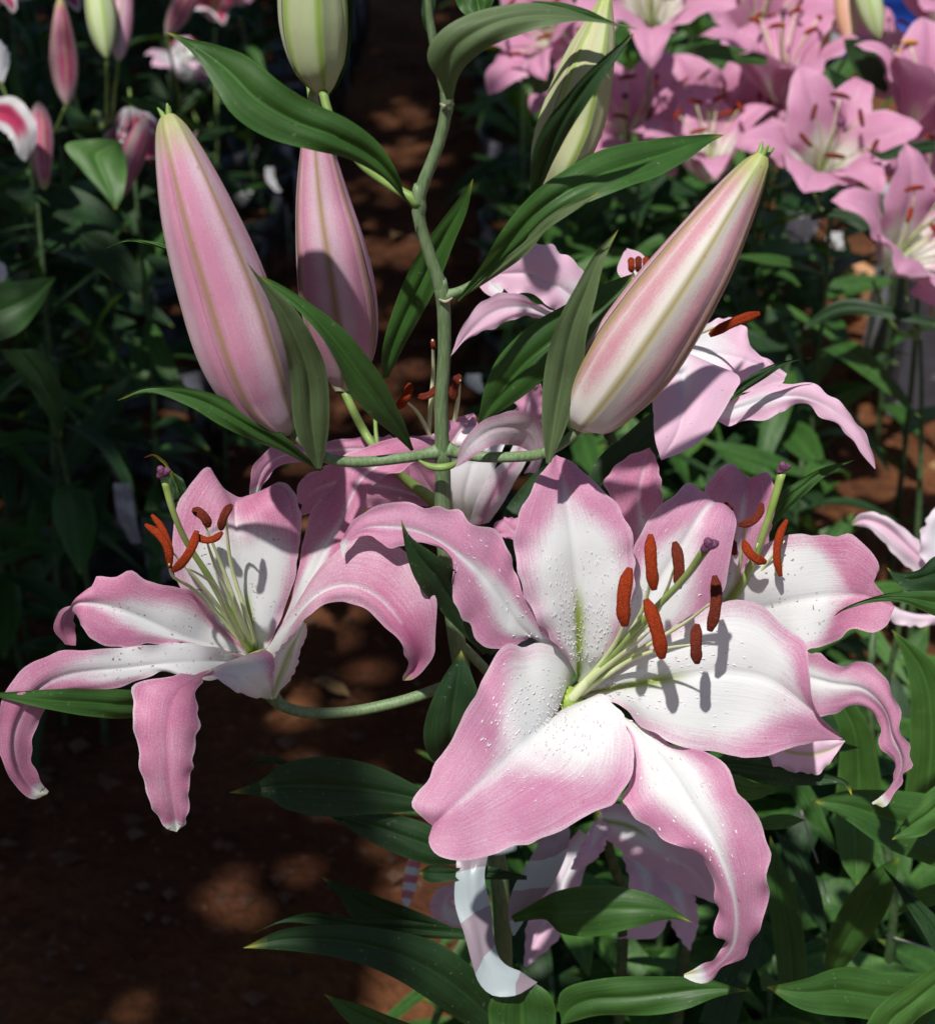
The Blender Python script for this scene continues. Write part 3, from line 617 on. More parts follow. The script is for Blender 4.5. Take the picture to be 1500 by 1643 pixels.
petal(pm, 'petal', [(905, 1065, 97), (885, 1032, 95.5), (855, 1020, 94.6), (822, 1038, 93.4), (789, 1043, 93), (766, 1027, 92.4), (757, 1008, 92), (740, 989, 91.4), (729, 961, 91), (726, 929, 90.6), (729, 905, 90.5), (710, 882, 90.5), (680, 871, 90.4), (644, 875, 90), (627, 881, 90), (610, 868, 90), (594, 859, 90.1), (567, 866, 90.3), (550, 896, 91)],
      [(905, 1062, 97), (870, 1035, 95.4), (832, 1003, 93.8), (801, 958, 92.4), (768, 918, 91.4), (734, 889, 90.6), (700, 866, 90.2), (667, 852, 89.9), (634, 846, 89.7), (594, 846, 89.8), (562, 862, 90.4), (550, 896, 91)],
      [(912, 1055, 96.4), (902, 1035, 95), (885, 1015, 94), (856, 978, 92.8), (836, 945, 92), (826, 905, 91.4), (816, 885, 91.1), (805, 858, 91), (784, 848, 90.6), (754, 838, 90.4), (734, 818, 90.4), (687, 813, 90.2), (634, 805, 90), (588, 820, 90), (566, 838, 90.3), (549, 870, 90.8), (550, 896, 91)],
      seed=6, label='upper left petal arching over to the left', bulge=.06, ruffle=.0018, rfreq=8, nv=80, pt=paint_petal(core=.4, v0=.2, v1=.7, soft=.6, rib=.8, green=(.1, .24), gw=.03, tipg=.5))
tube('style', [P(912, 1122, 97.5), P(960, 1075, 94.5), P(1010, 1018, 91.5), P(1062, 965, 88.5), P(1100, 925, 86), P(1132, 880, 83.5)], [.0036, .0027, .0021, .0019, .0020, .0024], pm, M['style'], n=12, seg=40)
stigma(pm, 1137, 874, 83, 17)
for fil, a0, a1, w, dark, b in (
    ([(916, 1118), (955, 1075), (988, 1030), (1006, 985), (1006, 957)], (1010, 912), (1002, 1004), 23, False, .06),
    ([(918, 1116), (965, 1068), (1005, 1022), (1032, 975), (1043, 930), (1046, 905)], (1043, 858), (1049, 946), 20, False, .02),
    ([(916, 1120), (962, 1078), (1010, 1040), (1045, 1010)], (1036, 962), (1062, 1056), 23, False, -.04),
    ([(918, 1118), (985, 1055), (1048, 990), (1070, 945), (1083, 905)], (1082, 870), (1088, 944), 19, True, -.05),
    ([(920, 1120), (980, 1072), (1040, 1034), (1100, 998), (1143, 965)], (1146, 924), (1138, 1012), 19, True, -.07),
    ([(920, 1122), (975, 1082), (1020, 1055), (1065, 1041), (1110, 1034)], (1118, 1002), (1118, 1064), 19, True, 0.03)):
    stamen(pm, fil, a0, a1, w, (97, 87.2), 86.8, dark, b, r_f=.0015)
tube('filament', [P(914, 1124, 96.5), P(950, 1085, 94.8), P(1000, 1040, 92.6)], [.0032, .0026, .001], pm, M['filament'], n=10, seg=14)

# papillae: the little fleshy bumps on the white parts
def papillae(flower, petals, n0, seed):
    rnd = random.Random(seed); vs, fs = [], []
    for pi, o in enumerate(petals):
        lb_ = o.get('label', ''); n = int(n0 * (2.0 if 'upright' in lb_ else 1.9 if 'broadest' in lb_ else .7 if 'wide right' in lb_ else .35))
        me = o.data; nv, k = me['grid']; co = [v.co for v in me.vertices]; half = (k - 1) / 2
        cnt = 0; tries = 0
        while cnt < n and tries < n * 12:
            tries += 1
            v = rnd.uniform(.10, .60); u = rnd.uniform(-.92, .92); s = abs(u)
            dens = math.exp(-((s - .35) / .3) ** 2) * (1 - smooth(.45, .75, v)) + .9 * math.exp(-((s - .12) / .06) ** 2) * (v < .35)
            if rnd.random() > dens: continue
            j = int(v * (nv - 1)); f = (u / abs(u) * s ** (1 / 1.15)) * half + half; i = int(min(k - 2, f)); fr = f - i
            a, b, c = co[j * k + i], co[j * k + i + 1], co[(j + 1) * k + i]
            fj = v * (nv - 1) - j; p = a.lerp(b, fr) + (c - a) * fj; n1 = (b - a).cross(c - a).normalized()
            if n1.dot(CAMP - p) < 0: n1 = -n1
            along = (c - a).normalized()
            hair = v < .32 and s < .2
            h = rnd.uniform(.0012, .0028) if hair else rnd.uniform(.0008, .0020) * (1.25 - v * .7)
            r = .00024 if hair else h * .25; d = (n1 * (1 if hair else .55) + along * (rnd.uniform(.2, .7) if hair else rnd.uniform(.9, 1.5)) + (b - a).normalized() * rnd.uniform(-.3, .3)).normalized()
            t1 = d.orthogonal().normalized(); t2 = d.cross(t1); q = len(vs)
            for hh, rr in ((-.2, 1.2), (.55, .8), (1, .25)):
                for m_ in range(6): th = m_ * math.pi / 3; vs.append(p + d * h * hh + (t1 * math.cos(th) + t2 * math.sin(th)) * r * rr)
            for l_ in range(2):
                for m_ in range(6): fs.append((q + l_ * 6 + m_, q + l_ * 6 + (m_ + 1) % 6, q + l_ * 6 + 6 + (m_ + 1) % 6, q + l_ * 6 + 6 + m_))
            fs.append(tuple(q + 12 + m_ for m_ in range(6))); cnt += 1
    o = link('papillae', mesh('papillae', vs, fs), flower, M['papilla']); o['kind'] = 'stuff'
M['papilla'] = plain_mat('papilla_white', (0.66, 0.56, 0.62), (0.74, 0.71, 0.73), scale=80, rough=.5)
ps = [o for o in pm.children if o.name.startswith('petal')]
papillae(pm, ps, 150, 3)

# ---- the left flower, seen from the side
pl = throat(front, (432, 1118, 97), (408, 1050, 97.5), .004, .011, label='dusted open flower at the left, seen from the side')
petal(pl, 'petal_speck', [(385, 1050, 97.5), (345, 1012, 97), (308, 975, 96.3), (284, 930, 95.7), (276, 870, 95), (287, 808, 94.4), (312, 768, 94.3), (336, 751, 95), (352, 776, 96), (374, 794, 97)],
      [(408, 1050, 98.5), (398, 978, 98.3), (388, 910, 97.6), (380, 850, 96.6), (378, 812, 96), (384, 798, 97)],
      [(430, 1040, 97.5), (452, 990, 96.6), (470, 940, 96), (481, 880, 95.4), (483, 830, 95), (475, 790, 94.6), (450, 770, 95), (425, 781, 96), (396, 798, 97)],
      seed=11, label='rear petal dusted with pollen', ruffle=.002, rfreq=3, pt=paint_petal(core=.66, v0=.42, v1=.95, soft=.6, rib=.4, green=(0, .42), gw=.13, gs=1))
petal(pl, 'petal_speck', [(400, 1048, 97.5), (345, 990, 96.5), (322, 955, 95), (297, 942, 94), (250, 937, 93), (212, 917, 92.2), (185, 925, 92), (155, 928, 92), (150, 940, 92), (130, 950, 92), (114, 972, 93), (95, 984, 95), (86, 1010, 96), (105, 1034, 97)],
      [(400, 1052, 98), (345, 1036, 96.8), (291, 1020, 95.5), (225, 990, 94), (172, 972, 93), (128, 968, 92.6), (108, 982, 94.5), (102, 1004, 96), (112, 1035, 97)],
      [(400, 1056, 97.5), (360, 1048, 96), (300, 1034, 94.5), (235, 1035, 93.5), (178, 1040, 92.8), (148, 1024, 92.4), (130, 1003, 92.4), (120, 985, 94), (122, 1010, 96.5), (122, 1036, 97)],
      seed=12, label='upper left petal with a folded tip', ruffle=.0012, rfreq=6, nv=70, pt=paint_petal(core=.45, v0=.3, v1=.75, soft=.6, rib=.7, green=(0, .02)))
petal(pl, 'petal_speck', [(395, 1052, 97.5), (340, 1040, 95), (290, 1032, 94), (230, 1036, 92.4), (170, 1041, 91), (105, 1045, 89.8), (62, 1058, 89), (30, 1083, 88.2), (9, 1120, 87.8), (0, 1165, 88), (3, 1210, 88.6), (22, 1255, 89.8), (52, 1282, 91), (77, 1274, 92)],
      [(395, 1060, 98), (300, 1062, 94.8), (200, 1072, 92), (115, 1082, 90), (65, 1104, 88.8), (38, 1140, 88.2), (24, 1180, 88.6), (28, 1225, 89.6), (50, 1262, 91), (77, 1272, 92)],
      [(400, 1075, 97), (345, 1090, 94.5), (305, 1088, 93.6), (262, 1078, 93), (215, 1096, 92), (170, 1108, 91.2), (125, 1110, 90.4), (96, 1113, 90), (77, 1140, 89.8), (57, 1172, 89.6), (50, 1208, 90), (60, 1245, 91), (79, 1270, 92)],
      seed=13, flat=1.0, bulge=.02, label='long petal curling down at the far left', ruffle=.0018, rfreq=7, nv=80, pt=paint_petal(core=.9, v0=.3, v1=.68, soft=.9, rib=.35, green=(0, .02), tipg=.5))
petal(pl, 'petal_speck', [(390, 1060, 97), (345, 1072, 93.6), (285, 1082, 91.4), (228, 1094, 90.6), (212, 1108, 90.4), (216, 1150, 90.2), (213, 1172, 90.2), (222, 1195, 90.3), (224, 1230, 90.5), (234, 1266, 91), (246, 1300, 91.6), (264, 1325, 92.4), (284, 1335, 93)],
      [(400, 1066, 97), (355, 1078, 94), (310, 1090, 92), (282, 1118, 90.8), (270, 1160, 90.5), (270, 1210, 90.6), (273, 1260, 91.2), (279, 1300, 92), (284, 1334, 93)],
      [(410, 1075, 96.5), (380, 1082, 94.4), (345, 1078, 92.6), (321, 1096, 91), (316, 1125, 90.6), (320, 1160, 90.5), (312, 1200, 90.5), (309, 1232, 90.7), (303, 1265, 91.2), (303, 1300, 91.8), (296, 1325, 92.6), (284, 1335, 93)],
      seed=14, label='petal hanging straight down', ruffle=.0018, rfreq=8, scallop=.0012, nv=76, pt=paint_petal(core=.35, v0=.05, v1=.25, soft=1.2, rib=-.25, green=(0, .02), tipg=.3, rim=.5))
petal(pl, 'petal_speck', [(420, 1055, 97.5), (462, 985, 95), (500, 930, 93.2), (530, 893, 92.2), (557, 871, 91.8), (584, 861, 91.6), (612, 868, 91.4), (644, 877, 91.3), (667, 911, 91.3), (691, 948, 91.4), (701, 985, 91.8), (697, 1035, 92.6), (685, 1069, 93.5), (667, 1088, 94.2), (646, 1092, 95)],
      [(412, 1062, 98), (450, 1022, 95.6), (492, 972, 93.6), (522, 948, 92.4), (552, 940, 91.4), (582, 945, 90.8), (611, 963, 90.6), (634, 988, 90.8), (653, 1014, 91.2), (666, 1036, 92), (672, 1062, 93.4), (646, 1092, 95)],
      [(415, 1080, 96.5), (455, 1055, 94.5), (485, 1005, 92.8), (505, 983, 92.2), (522, 970, 92), (545, 966, 91.8), (568, 968, 91.6), (595, 985, 91.6), (615, 1003, 91.6), (634, 1019, 91.8), (647, 1040, 92.4), (655, 1062, 93.4), (646, 1092, 95)],
      seed=15, label='right petal curling down with a deep pink face', bulge=.04, ruffle=.001, rfreq=5, nv=80, pt=lambda s_, v, d: (max(0, smooth(.12, .5, v + .3 * s_) * (.75 + (.55 * smooth(.35, .8, v) * (1 - s_))) - (.55 * math.exp(-(s_ / .06) ** 2) if v < .72 else 0)), 0, .6 * smooth(.95, .98, v)))
petal(pl, 'petal_speck', [(425, 1045, 98), (455, 990, 97), (478, 930, 96.4), (486, 875, 96), (494, 830, 95.6), (520, 798, 95.2), (542, 768, 95), (545, 737, 95), (580, 720, 95), (622, 706, 95.2), (665, 702, 96), (700, 720, 97)],
      [(430, 1050, 98.5), (468, 985, 97.2), (508, 910, 96.2), (540, 850, 95.6), (562, 800, 95), (585, 762, 94.6), (622, 738, 94.6), (662, 724, 95.4), (700, 722, 97)],
      [(440, 1050, 98), (490, 985, 96.6), (530, 925, 95.4), (556, 880, 94.8), (574, 840, 94.6), (588, 805, 94.4), (594, 782, 94.4), (622, 766, 94.6), (652, 750, 95), (680, 735, 95.8), (700, 724, 97)],
      seed=16, label='petal rising to the fork of the stem', ruffle=.0022, rfreq=4, nv=70, pt=paint_petal(core=.5, v0=.25, v1=.6, soft=.6, rib=.6, green=(0, .02)))
# outer skirt of the flower tube, seen from the side
petal(pl, 'petal', [(432, 1122, 95.5), (400, 1118, 93.8), (372, 1105, 92.8), (345, 1086, 92.4), (330, 1080, 92.4)], [(434, 1120, 95), (408, 1100, 93.2), (385, 1085, 92.6), (362, 1076, 92.4), (345, 1070, 92.6)], [(438, 1116, 95), (440, 1080, 93.6), (440, 1055, 93.2), (430, 1045, 93.6), (410, 1046, 94.4)],
      seed=17, wob=.0015, name='tube', scallop=0,  label='pale pink outside of the flower tube', nv=30, pt=lambda s, v, d: (.25 * smooth(.1, .6, v) + (.75 * smooth(.45, .95, s) if d > 0 else .3 * s), .5 * smooth(.3, .0, v), 0), ruffle=.0022, rfreq=3)
petal(pl, 'petal', [(434, 1122, 96), (436, 1075, 94), (446, 1045, 93), (470, 1012, 92.4), (485, 996, 92.4)], [(438, 1122, 96), (450, 1080, 94.2), (464, 1045, 93.2), (480, 1020, 92.6), (490, 1000, 92.5)], [(444, 1120, 97), (468, 1085, 96), (482, 1050, 95), (490, 1020, 94), (492, 1000, 93)],
      seed=18, name='tube', nv=30, pt=lambda s, v, d: (.5 * s, .75 * math.exp(-(s / .25) ** 2), 0), ruffle=.0003)
tube('style', [P(402, 1045, 98), P(372, 990, 95.5), P(335, 925, 92.8), P(300, 870, 90.6), P(278, 820, 89), P(264, 768, 88)], [.0032, .0024, .0019, .0017, .0018, .0022], pl, M['style'], n=12, seg=36)
stigma(pl, 261, 757, 87.5, 14)
lf(front, 'leaf_bright', [(290, 800), (283, 780), (272, 757), (258, 740), (246, 732), (230, 735)], [(296, 790), (288, 768), (272, 748), (258, 735), (246, 729), (230, 735)], z=[98, 96, 95], pt=lambda s, v, d: (0, .8 * smooth(.3, .6, v), smooth(.6, .9, v)))
lf(front, 'leaf_dark', [(283, 815), (268, 785), (268, 765), (280, 760)], [(290, 815), (300, 790), (295, 770), (280, 760)], z=[99, 99])
for fil, a0, a1, w, dark, b, zz in (
    ([(395, 1040), (350, 985), (310, 945), (278, 925), (272, 905)], (234, 842), (273, 911), 13, False, -.16, 88),
    ([(400, 1042), (360, 985), (320, 935), (272, 880)], (244, 826), (275, 902), 11, False, -.1, 90),
    ([(402, 1042), (368, 990), (345, 940), (300, 910)], (277, 917), (316, 852), 15, False, .10, 88),
    ([(404, 1040), (378, 980), (345, 905), (330, 862)], (312, 857), (357, 854), 12, False, .25, 88.5),
    ([(406, 1040), (385, 985), (355, 905), (325, 832)], (310, 818), (335, 845), 16, True, -.15, 91),
    ([(410, 1038), (395, 985), (372, 910), (364, 845), (366, 825)], (372, 810), (355, 850), 14, True, 0.1, 90)):
    stamen(pl, fil, a0, a1, w, (98, zz), zz, dark, b)
pedicel(front, [(432, 1108, 97.5), (450, 1130, 98), (490, 1143, 98), (560, 1142, 98), (640, 1126, 98), (700, 1106, 98), (738, 1090)], .0034, 'stem')
pedicel(front, [(897, 1138, 100), (850, 1120, 101), (800, 1095, 100), (770, 1065, 99), (735, 1030)], .0032, 'stem')

# ---- the flower behind the fork
p3 = throat(front, (738, 845, 104), (725, 770, 103), .004, .012, label='half hidden flower behind the fork of the stem')
petal(p3, 'petal', [(700, 760, 102), (640, 706, 99), (580, 700, 97.5), (545, 706, 97), (490, 712, 96.5), (440, 716, 96), (408, 745, 96), (400, 790, 97), (412, 798, 97.5)],
      [(700, 775, 102), (640, 730, 99), (585, 720, 97.3), (540, 722, 96.6), (490, 728, 96.2), (452, 732, 96), (424, 752, 96.2), (408, 795, 97.4)],
      [(700, 785, 102), (640, 760, 99), (585, 748, 97.5), (540, 740, 97), (495, 742, 96.6), (460, 745, 96.6), (432, 765, 96.8), (414, 797, 97.5)], seed=21, ruffle=.0018, pt=paint_petal(core=.2, v0=.0, v1=.2, rib=.5, green=(0, .02), tipg=.5))
petal(p3, 'petal', [(690, 790, 103), (620, 755, 100), (560, 745, 99), (510, 752, 98.6), (480, 775, 98.6), (476, 805, 99)], [(690, 800, 103), (620, 782, 100.5), (560, 772, 99.6), (515, 782, 99.2), (485, 810, 99)], [(690, 812, 103), (620, 815, 101), (560, 815, 100), (515, 822, 99.6), (480, 828, 99)], seed=22, pt=paint_petal(core=.2, v0=.0, v1=.2, rib=.5, green=(0, .02)))
petal(p3, 'petal', [(715, 835, 103), (670, 790, 101), (640, 750, 99.5), (632, 715, 99), (655, 700, 100)], [(722, 830, 103), (685, 775, 101), (662, 735, 99.6), (660, 708, 99.6), (670, 700, 100)], [(728, 825, 103), (710, 770, 101), (705, 730, 100), (700, 705, 99.6), (680, 700, 100)], seed=23, bulge=.2, pt=paint_petal(core=.1, v0=.0, v1=.1, rib=.3, green=(0, .02)))
petal(p3, 'petal', [(740, 845, 103), (722, 800, 101), (722, 750, 100), (735, 700, 100), (760, 680, 101)], [(752, 842, 103), (745, 800, 101), (755, 755, 100), (768, 710, 99.6), (780, 690, 100)], [(765, 838, 103), (775, 800, 101), (790, 760, 100), (805, 725, 99.6), (815, 700, 100)], seed=24, bulge=.04, wob=.0004, ruffle=.0002, scallop=0,  pt=lambda s, v, d: (.25, .35 * smooth(.5, .1, v), 0))
petal(p3, 'petal', [(752, 842, 102.5), (765, 800, 100.6), (785, 762, 99.6), (812, 735, 99), (830, 700, 99)], [(770, 842, 102.5), (788, 805, 100.4), (806, 770, 99.3), (826, 740, 98.7), (840, 705, 99)], [(785, 838, 103), (808, 805, 101), (826, 772, 100), (842, 745, 99.4), (852, 715, 99.4)], seed=25, bulge=.04, wob=.0004, ruffle=.0002, scallop=0,  label='outer petal with a rose rib', pt=lambda s, v, d: (.35 + .6 * math.exp(-(s / .35) ** 2), 0, 0))
petal(p3, 'petal', [(862, 760, 97), (874, 720, 94), (870, 690, 91), (858, 668, 89.5), (835, 660, 88.7), (800, 664, 88.2), (768, 680, 88), (741, 711, 88.2), (731, 748, 89)],
      [(850, 758, 97.5), (862, 728, 94.5), (856, 702, 91.5), (838, 688, 89.6), (812, 686, 88.6), (785, 692, 88.2), (760, 710, 88.2), (745, 728, 88.4), (732, 748, 89)],
      [(840, 760, 98), (852, 738, 95.4), (845, 722, 92.5), (822, 714, 90.2), (800, 714, 89.2), (778, 720, 88.6), (760, 732, 88.6), (746, 742, 88.8), (733, 749, 89)], seed=26, bulge=.02, flat=1, label='pale petal hooked over the right branch', ruffle=.0004, scallop=.0002, wob=.001, pt=paint_petal(core=.4, v0=.9, v1=1.2, soft=1.2, rib=.1, green=(0, .02), base=.5))
petal(p3, 'petal', [(700, 760, 102), (690, 720, 100), (692, 700, 100), (715, 678, 100), (760, 662, 101)], [(730, 760, 102), (722, 722, 100.6), (735, 695, 100.6), (760, 662, 101)], [(755, 760, 102), (755, 720, 101), (764, 700, 101), (766, 675, 101), (760, 662, 101)], seed=27, pt=paint_petal(core=.1, v0=.0, v1=.1, rib=.5, green=(0, .02)))
petal(p3, 'petal', [(842, 900, 102), (825, 868, 100), (805, 862, 100), (792, 842, 100), (808, 832, 100)], [(850, 890, 102), (835, 862, 100), (820, 850, 99.6), (808, 834, 100)], [(860, 870, 102), (850, 845, 100), (835, 832, 100), (808, 830, 100)], seed=28, pt=paint_petal(core=.1, v0=.0, v1=.1, rib=.3, green=(0, .02)))
petal(p3, 'petal', [(845, 690, 103), (826, 680, 101), (824, 655, 100), (835, 630, 100), (868, 615, 100)], [(855, 690, 103), (845, 665, 101), (850, 640, 100.5), (868, 615, 100)], [(868, 690, 103), (872, 665, 101), (874, 640, 101), (868, 615, 100)], seed=29, pt=paint_petal(core=.0, v0=.0, v1=.1, rib=.3, green=(0, .02)))
for fil, a0, a1, w, dark, b in (
    ([(716, 780), (695, 712), (672, 665), (650, 642)], (636, 655), (658, 616), 15, False, .1),
    ([(720, 780), (705, 710), (700, 660), (696, 630)], (670, 636), (700, 620), 12, True, .2),
    ([(726, 780), (728, 690), (735, 640), (738, 610)], (738, 602), (728, 642), 15, True, .1),
    ([(728, 780), (690, 720), (695, 600), (694, 545)], (694, 545), (696, 560), 8, True, 0)):
    stamen(p3, fil, a0, a1, w, (103, 97), 97, dark, b, r_f=.0016)

# ================================================================== plant behind right: dusted right flower + lilac flower above
rear = empty('lily_plant', tuple(P(1120, 1240, 118).xy) + (0,), 'lily plant close behind the right side, with one dusted flower and one pale lilac flower', 'lily plant')
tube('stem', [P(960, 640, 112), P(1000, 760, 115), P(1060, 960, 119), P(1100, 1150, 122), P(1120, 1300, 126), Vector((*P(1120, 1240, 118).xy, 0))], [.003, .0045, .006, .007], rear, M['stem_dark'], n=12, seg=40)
p4 = throat(rear, (1120, 1020, 106), (1150, 990, 103), .004, .011, label='dusted open flower peeping out at the right')
petal(p4, 'petal_speck', [(1135, 985, 102), (1128, 900, 101), (1120, 820, 100), (1138, 772, 99.5), (1170, 742, 99.5), (1196, 764, 100)], [(1160, 985, 103), (1180, 890, 102), (1190, 825, 101), (1200, 768, 100.2)], [(1185, 985, 102), (1222, 900, 101), (1239, 835, 100), (1241, 785, 99.5), (1233, 758, 99.6), (1204, 766, 100.2)], seed=31, pt=paint_petal(core=.35, v0=.1, v1=.55, rib=.5, green=(0, .02)))
petal(p4, 'petal_speck', [(1150, 985, 102), (1195, 912, 99.5), (1235, 868, 98), (1300, 857, 97), (1350, 856, 96.5), (1382, 868, 96), (1402, 890, 96), (1410, 912, 96.2), (1402, 935, 96.4), (1434, 972, 96.5)], [(1155, 995, 103), (1240, 972, 100.6), (1310, 958, 99), (1380, 955, 97.6), (1434, 974, 96.5)], [(1165, 1020, 102), (1230, 1030, 100), (1285, 1044, 98.4), (1340, 1029, 97.4), (1366, 1009, 97), (1400, 1012, 96.6), (1422, 1002, 96.4), (1434, 976, 96.5)], seed=32, label='rounded petal with deep pink rim and pollen specks', wob=.006, ruffle=.0034, rfreq=3, bulge=.04, pt=paint_petal(core=.72, v0=.5, v1=.85, soft=.5, rib=.2, green=(0, .02)))
petal(p4, 'petal', [(1180, 1040, 102), (1260, 1042, 99), (1310, 1047, 97), (1350, 1070, 96), (1376, 1059, 95.5), (1402, 1072, 95), (1427, 1098, 94.6), (1444, 1140, 94.6), (1446, 1170, 94.8), (1459, 1196, 95), (1462, 1222, 95.4), (1450, 1246, 96), (1440, 1266, 96.5), (1420, 1294, 97), (1402, 1290, 97.5)],
      [(1180, 1060, 102), (1260, 1078, 99), (1335, 1096, 96.6), (1385, 1106, 95.4), (1418, 1140, 95), (1430, 1180, 95.2), (1445, 1218, 95.6), (1437, 1252, 96.4), (1400, 1291, 97.5)],
      [(1180, 1100, 102), (1240, 1125, 99.5), (1290, 1136, 98), (1312, 1150, 97.6), (1342, 1144, 97), (1370, 1130, 96.4), (1396, 1140, 96), (1413, 1166, 96), (1408, 1198, 96), (1428, 1214, 96), (1433, 1240, 96.4), (1425, 1265, 97), (1398, 1288, 97.5)], seed=33, label='lower right petal curling down', ruffle=.0012, rfreq=8, nv=76, pt=paint_petal(core=.35, v0=.3, v1=.65, rib=.8, green=(0, .02), tipg=.7))
petal(p4, 'petal_lilac', [(1190, 1160, 101), (1240, 1225, 99.5), (1290, 1242, 98.6), (1318, 1238, 98), (1355, 1190, 97.6)], [(1200, 1150, 101), (1250, 1200, 99.3), (1290, 1210, 98.4), (1325, 1205, 98), (1355, 1190, 97.6)], [(1210, 1140, 101), (1260, 1170, 99), (1310, 1180, 98), (1355, 1188, 97.6)], seed=34, label='underside of a petal with an olive rib', pt=lambda s, v, d: (.8, .7 * math.exp(-(s / .1) ** 2), 0))
petal(p4, 'petal_speck', [(1050, 940, 103), (1005, 860, 101), (980, 800, 100), (970, 770, 99.6), (1000, 736, 99.5), (1042, 718, 100)], [(1070, 930, 103), (1035, 850, 101.6), (1025, 790, 100.8), (1042, 718, 100)], [(1090, 920, 103), (1070, 850, 101), (1063, 795, 100), (1056, 746, 100), (1042, 718, 100)], seed=35, pt=paint_petal(core=.4, v0=.15, v1=.7, rib=.3, green=(0, .02)))
tube('style', [P(1150, 990, 103), P(1185, 945, 100), P(1212, 890, 98), P(1236, 820, 96), P(1254, 758, 95)], [.0034, .0026, .0023, .0026], p4, M['style'], n=12, seg=30)
stigma(p4, 1256, 750, 94.7, 13)
for fil, a0, a1, w, dark, b in (
    ([(1150, 990), (1180, 935), (1190, 880), (1198, 835)], (1184, 842), (1222, 808), 13, True, .22),
    ([(1152, 990), (1185, 955), (1205, 910), (1215, 872)], (1193, 868), (1228, 902), 15, False, .16),
    ([(1155, 992), (1190, 960), (1225, 910), (1258, 868)], (1262, 834), (1252, 924), 13, False, .12),
    ([(1148, 985), (1160, 930), (1172, 880)], (1176, 868), (1178, 890), 11, True, .0),
    ([(1158, 995), (1200, 960), (1240, 925), (1256, 905)], (1162, 808), (1174, 818), 9, True, .0)):
    stamen(p4, fil, a0, a1, w, (102.5, 96.5), 96.3, dark, b)
pedicel(rear, [(1110, 1000, 119), (1100, 1020, 112), (1120, 1020, 106)], .003, 'stem_dark')

p5 = throat(rear, (985, 640, 109), (1010, 560, 106), .005, .016, label='pale lilac flower behind the large cream bud')
lil = lambda c=.4, b=.0: paint_petal(core=c, v0=.3, v1=.8, soft=.9, rib=.3, green=(0, .02), base=b)
petal(p5, 'petal_lilac', [(1000, 560, 105), (960, 470, 103), (935, 432, 102), (900, 402, 101.5), (868, 391, 101), (830, 397, 101), (797, 425, 101.6)], [(995, 570, 105.5), (940, 500, 103.5), (895, 460, 102.4), (850, 440, 101.8), (797, 440, 101.8)], [(985, 580, 105), (935, 530, 103.4), (885, 495, 102), (850, 470, 101.6), (820, 472, 101.6), (797, 450, 101.8)], seed=41, label='pale petal in light and shade left of the bud', bulge=.15, pt=lil(.75))
petal(p5, 'petal_lilac', [(975, 575, 105), (920, 510, 102.6), (875, 493, 101.2), (840, 474, 100.6), (805, 470, 100.4), (775, 485, 100.6), (745, 520, 101), (723, 572, 102)], [(965, 585, 105), (915, 525, 102.8), (875, 503, 101.6), (835, 494, 101), (795, 500, 100.8), (755, 530, 101.4), (722, 572, 102)], [(955, 595, 105), (905, 540, 103), (865, 514, 101.8), (830, 508, 101.4), (800, 524, 101.4), (775, 530, 101.4), (748, 545, 101.6), (722, 573, 102)], seed=42, ruffle=.001, pt=lil(.3, .35))
petal(p5, 'petal_lilac', [(800, 480, 104), (778, 470, 104), (765, 450, 104), (775, 438, 104)], [(805, 470, 104), (790, 458, 104), (778, 440, 104)], [(810, 460, 104), (800, 445, 104), (785, 438, 104)], seed=43, ruffle=0, scallop=0, wob=.0005, pt=lil(.5))
petal(p5, 'petal_lilac', [(1010, 560, 104), (1030, 590, 101), (1046, 640, 98.5), (1050, 700, 97.4), (1060, 738, 97.6)], [(1030, 545, 104), (1075, 570, 100.5), (1098, 615, 98.4), (1092, 680, 97.4), (1062, 738, 97.6)], [(1050, 540, 104), (1120, 575, 101), (1186, 601, 99), (1165, 650, 98), (1138, 695, 97.4), (1105, 720, 97.4), (1062, 738, 97.6)], seed=44, label='broad pink petal hanging below the large cream bud', bulge=.1, ruffle=.0006, scallop=.0003, pt=lil(.25, .3))
petal(p5, 'petal_lilac', [(1040, 540, 105), (1110, 530, 103), (1160, 510, 102), (1195, 525, 101.6), (1205, 555, 101.4), (1262, 600, 101.4)], [(1045, 560, 105), (1115, 565, 103), (1165, 570, 102), (1215, 585, 101.6), (1258, 608, 101.4)], [(1050, 580, 105), (1115, 605, 102), (1170, 625, 101), (1215, 625, 101), (1250, 618, 101.4), (1258, 610, 101.4)], seed=45, label='white petal right of the large cream bud', pt=lil(.9))
petal(p5, 'petal_lilac', [(1080, 620, 104), (1140, 650, 100.4), (1166, 645, 99.6), (1200, 628, 99), (1235, 616, 98.4), (1268, 616, 98), (1296, 613, 97.6), (1322, 627, 97.2), (1348, 648, 97), (1370, 672, 97), (1386, 694, 97), (1400, 728, 97.4), (1404, 752, 97.8)],
      [(1080, 640, 104), (1140, 662, 100.2), (1185, 654, 99.2), (1230, 640, 98.2), (1275, 636, 97.4), (1312, 646, 97), (1342, 664, 96.8), (1372, 696, 97), (1404, 752, 97.8)],
      [(1080, 665, 104), (1120, 680, 101), (1155, 678, 100), (1175, 683, 99.4), (1202, 672, 98.8), (1228, 674, 98.2), (1250, 664, 98), (1275, 648, 98), (1302, 654, 97.6), (1318, 670, 97.4), (1342, 682, 97.2), (1365, 704, 97.2), (1382, 728, 97.4), (1402, 752, 97.8)], seed=46, label='long pink petal drooping to the right', ruffle=.0008, rfreq=5, nv=70, bulge=.05, pt=lil(.4, .2))
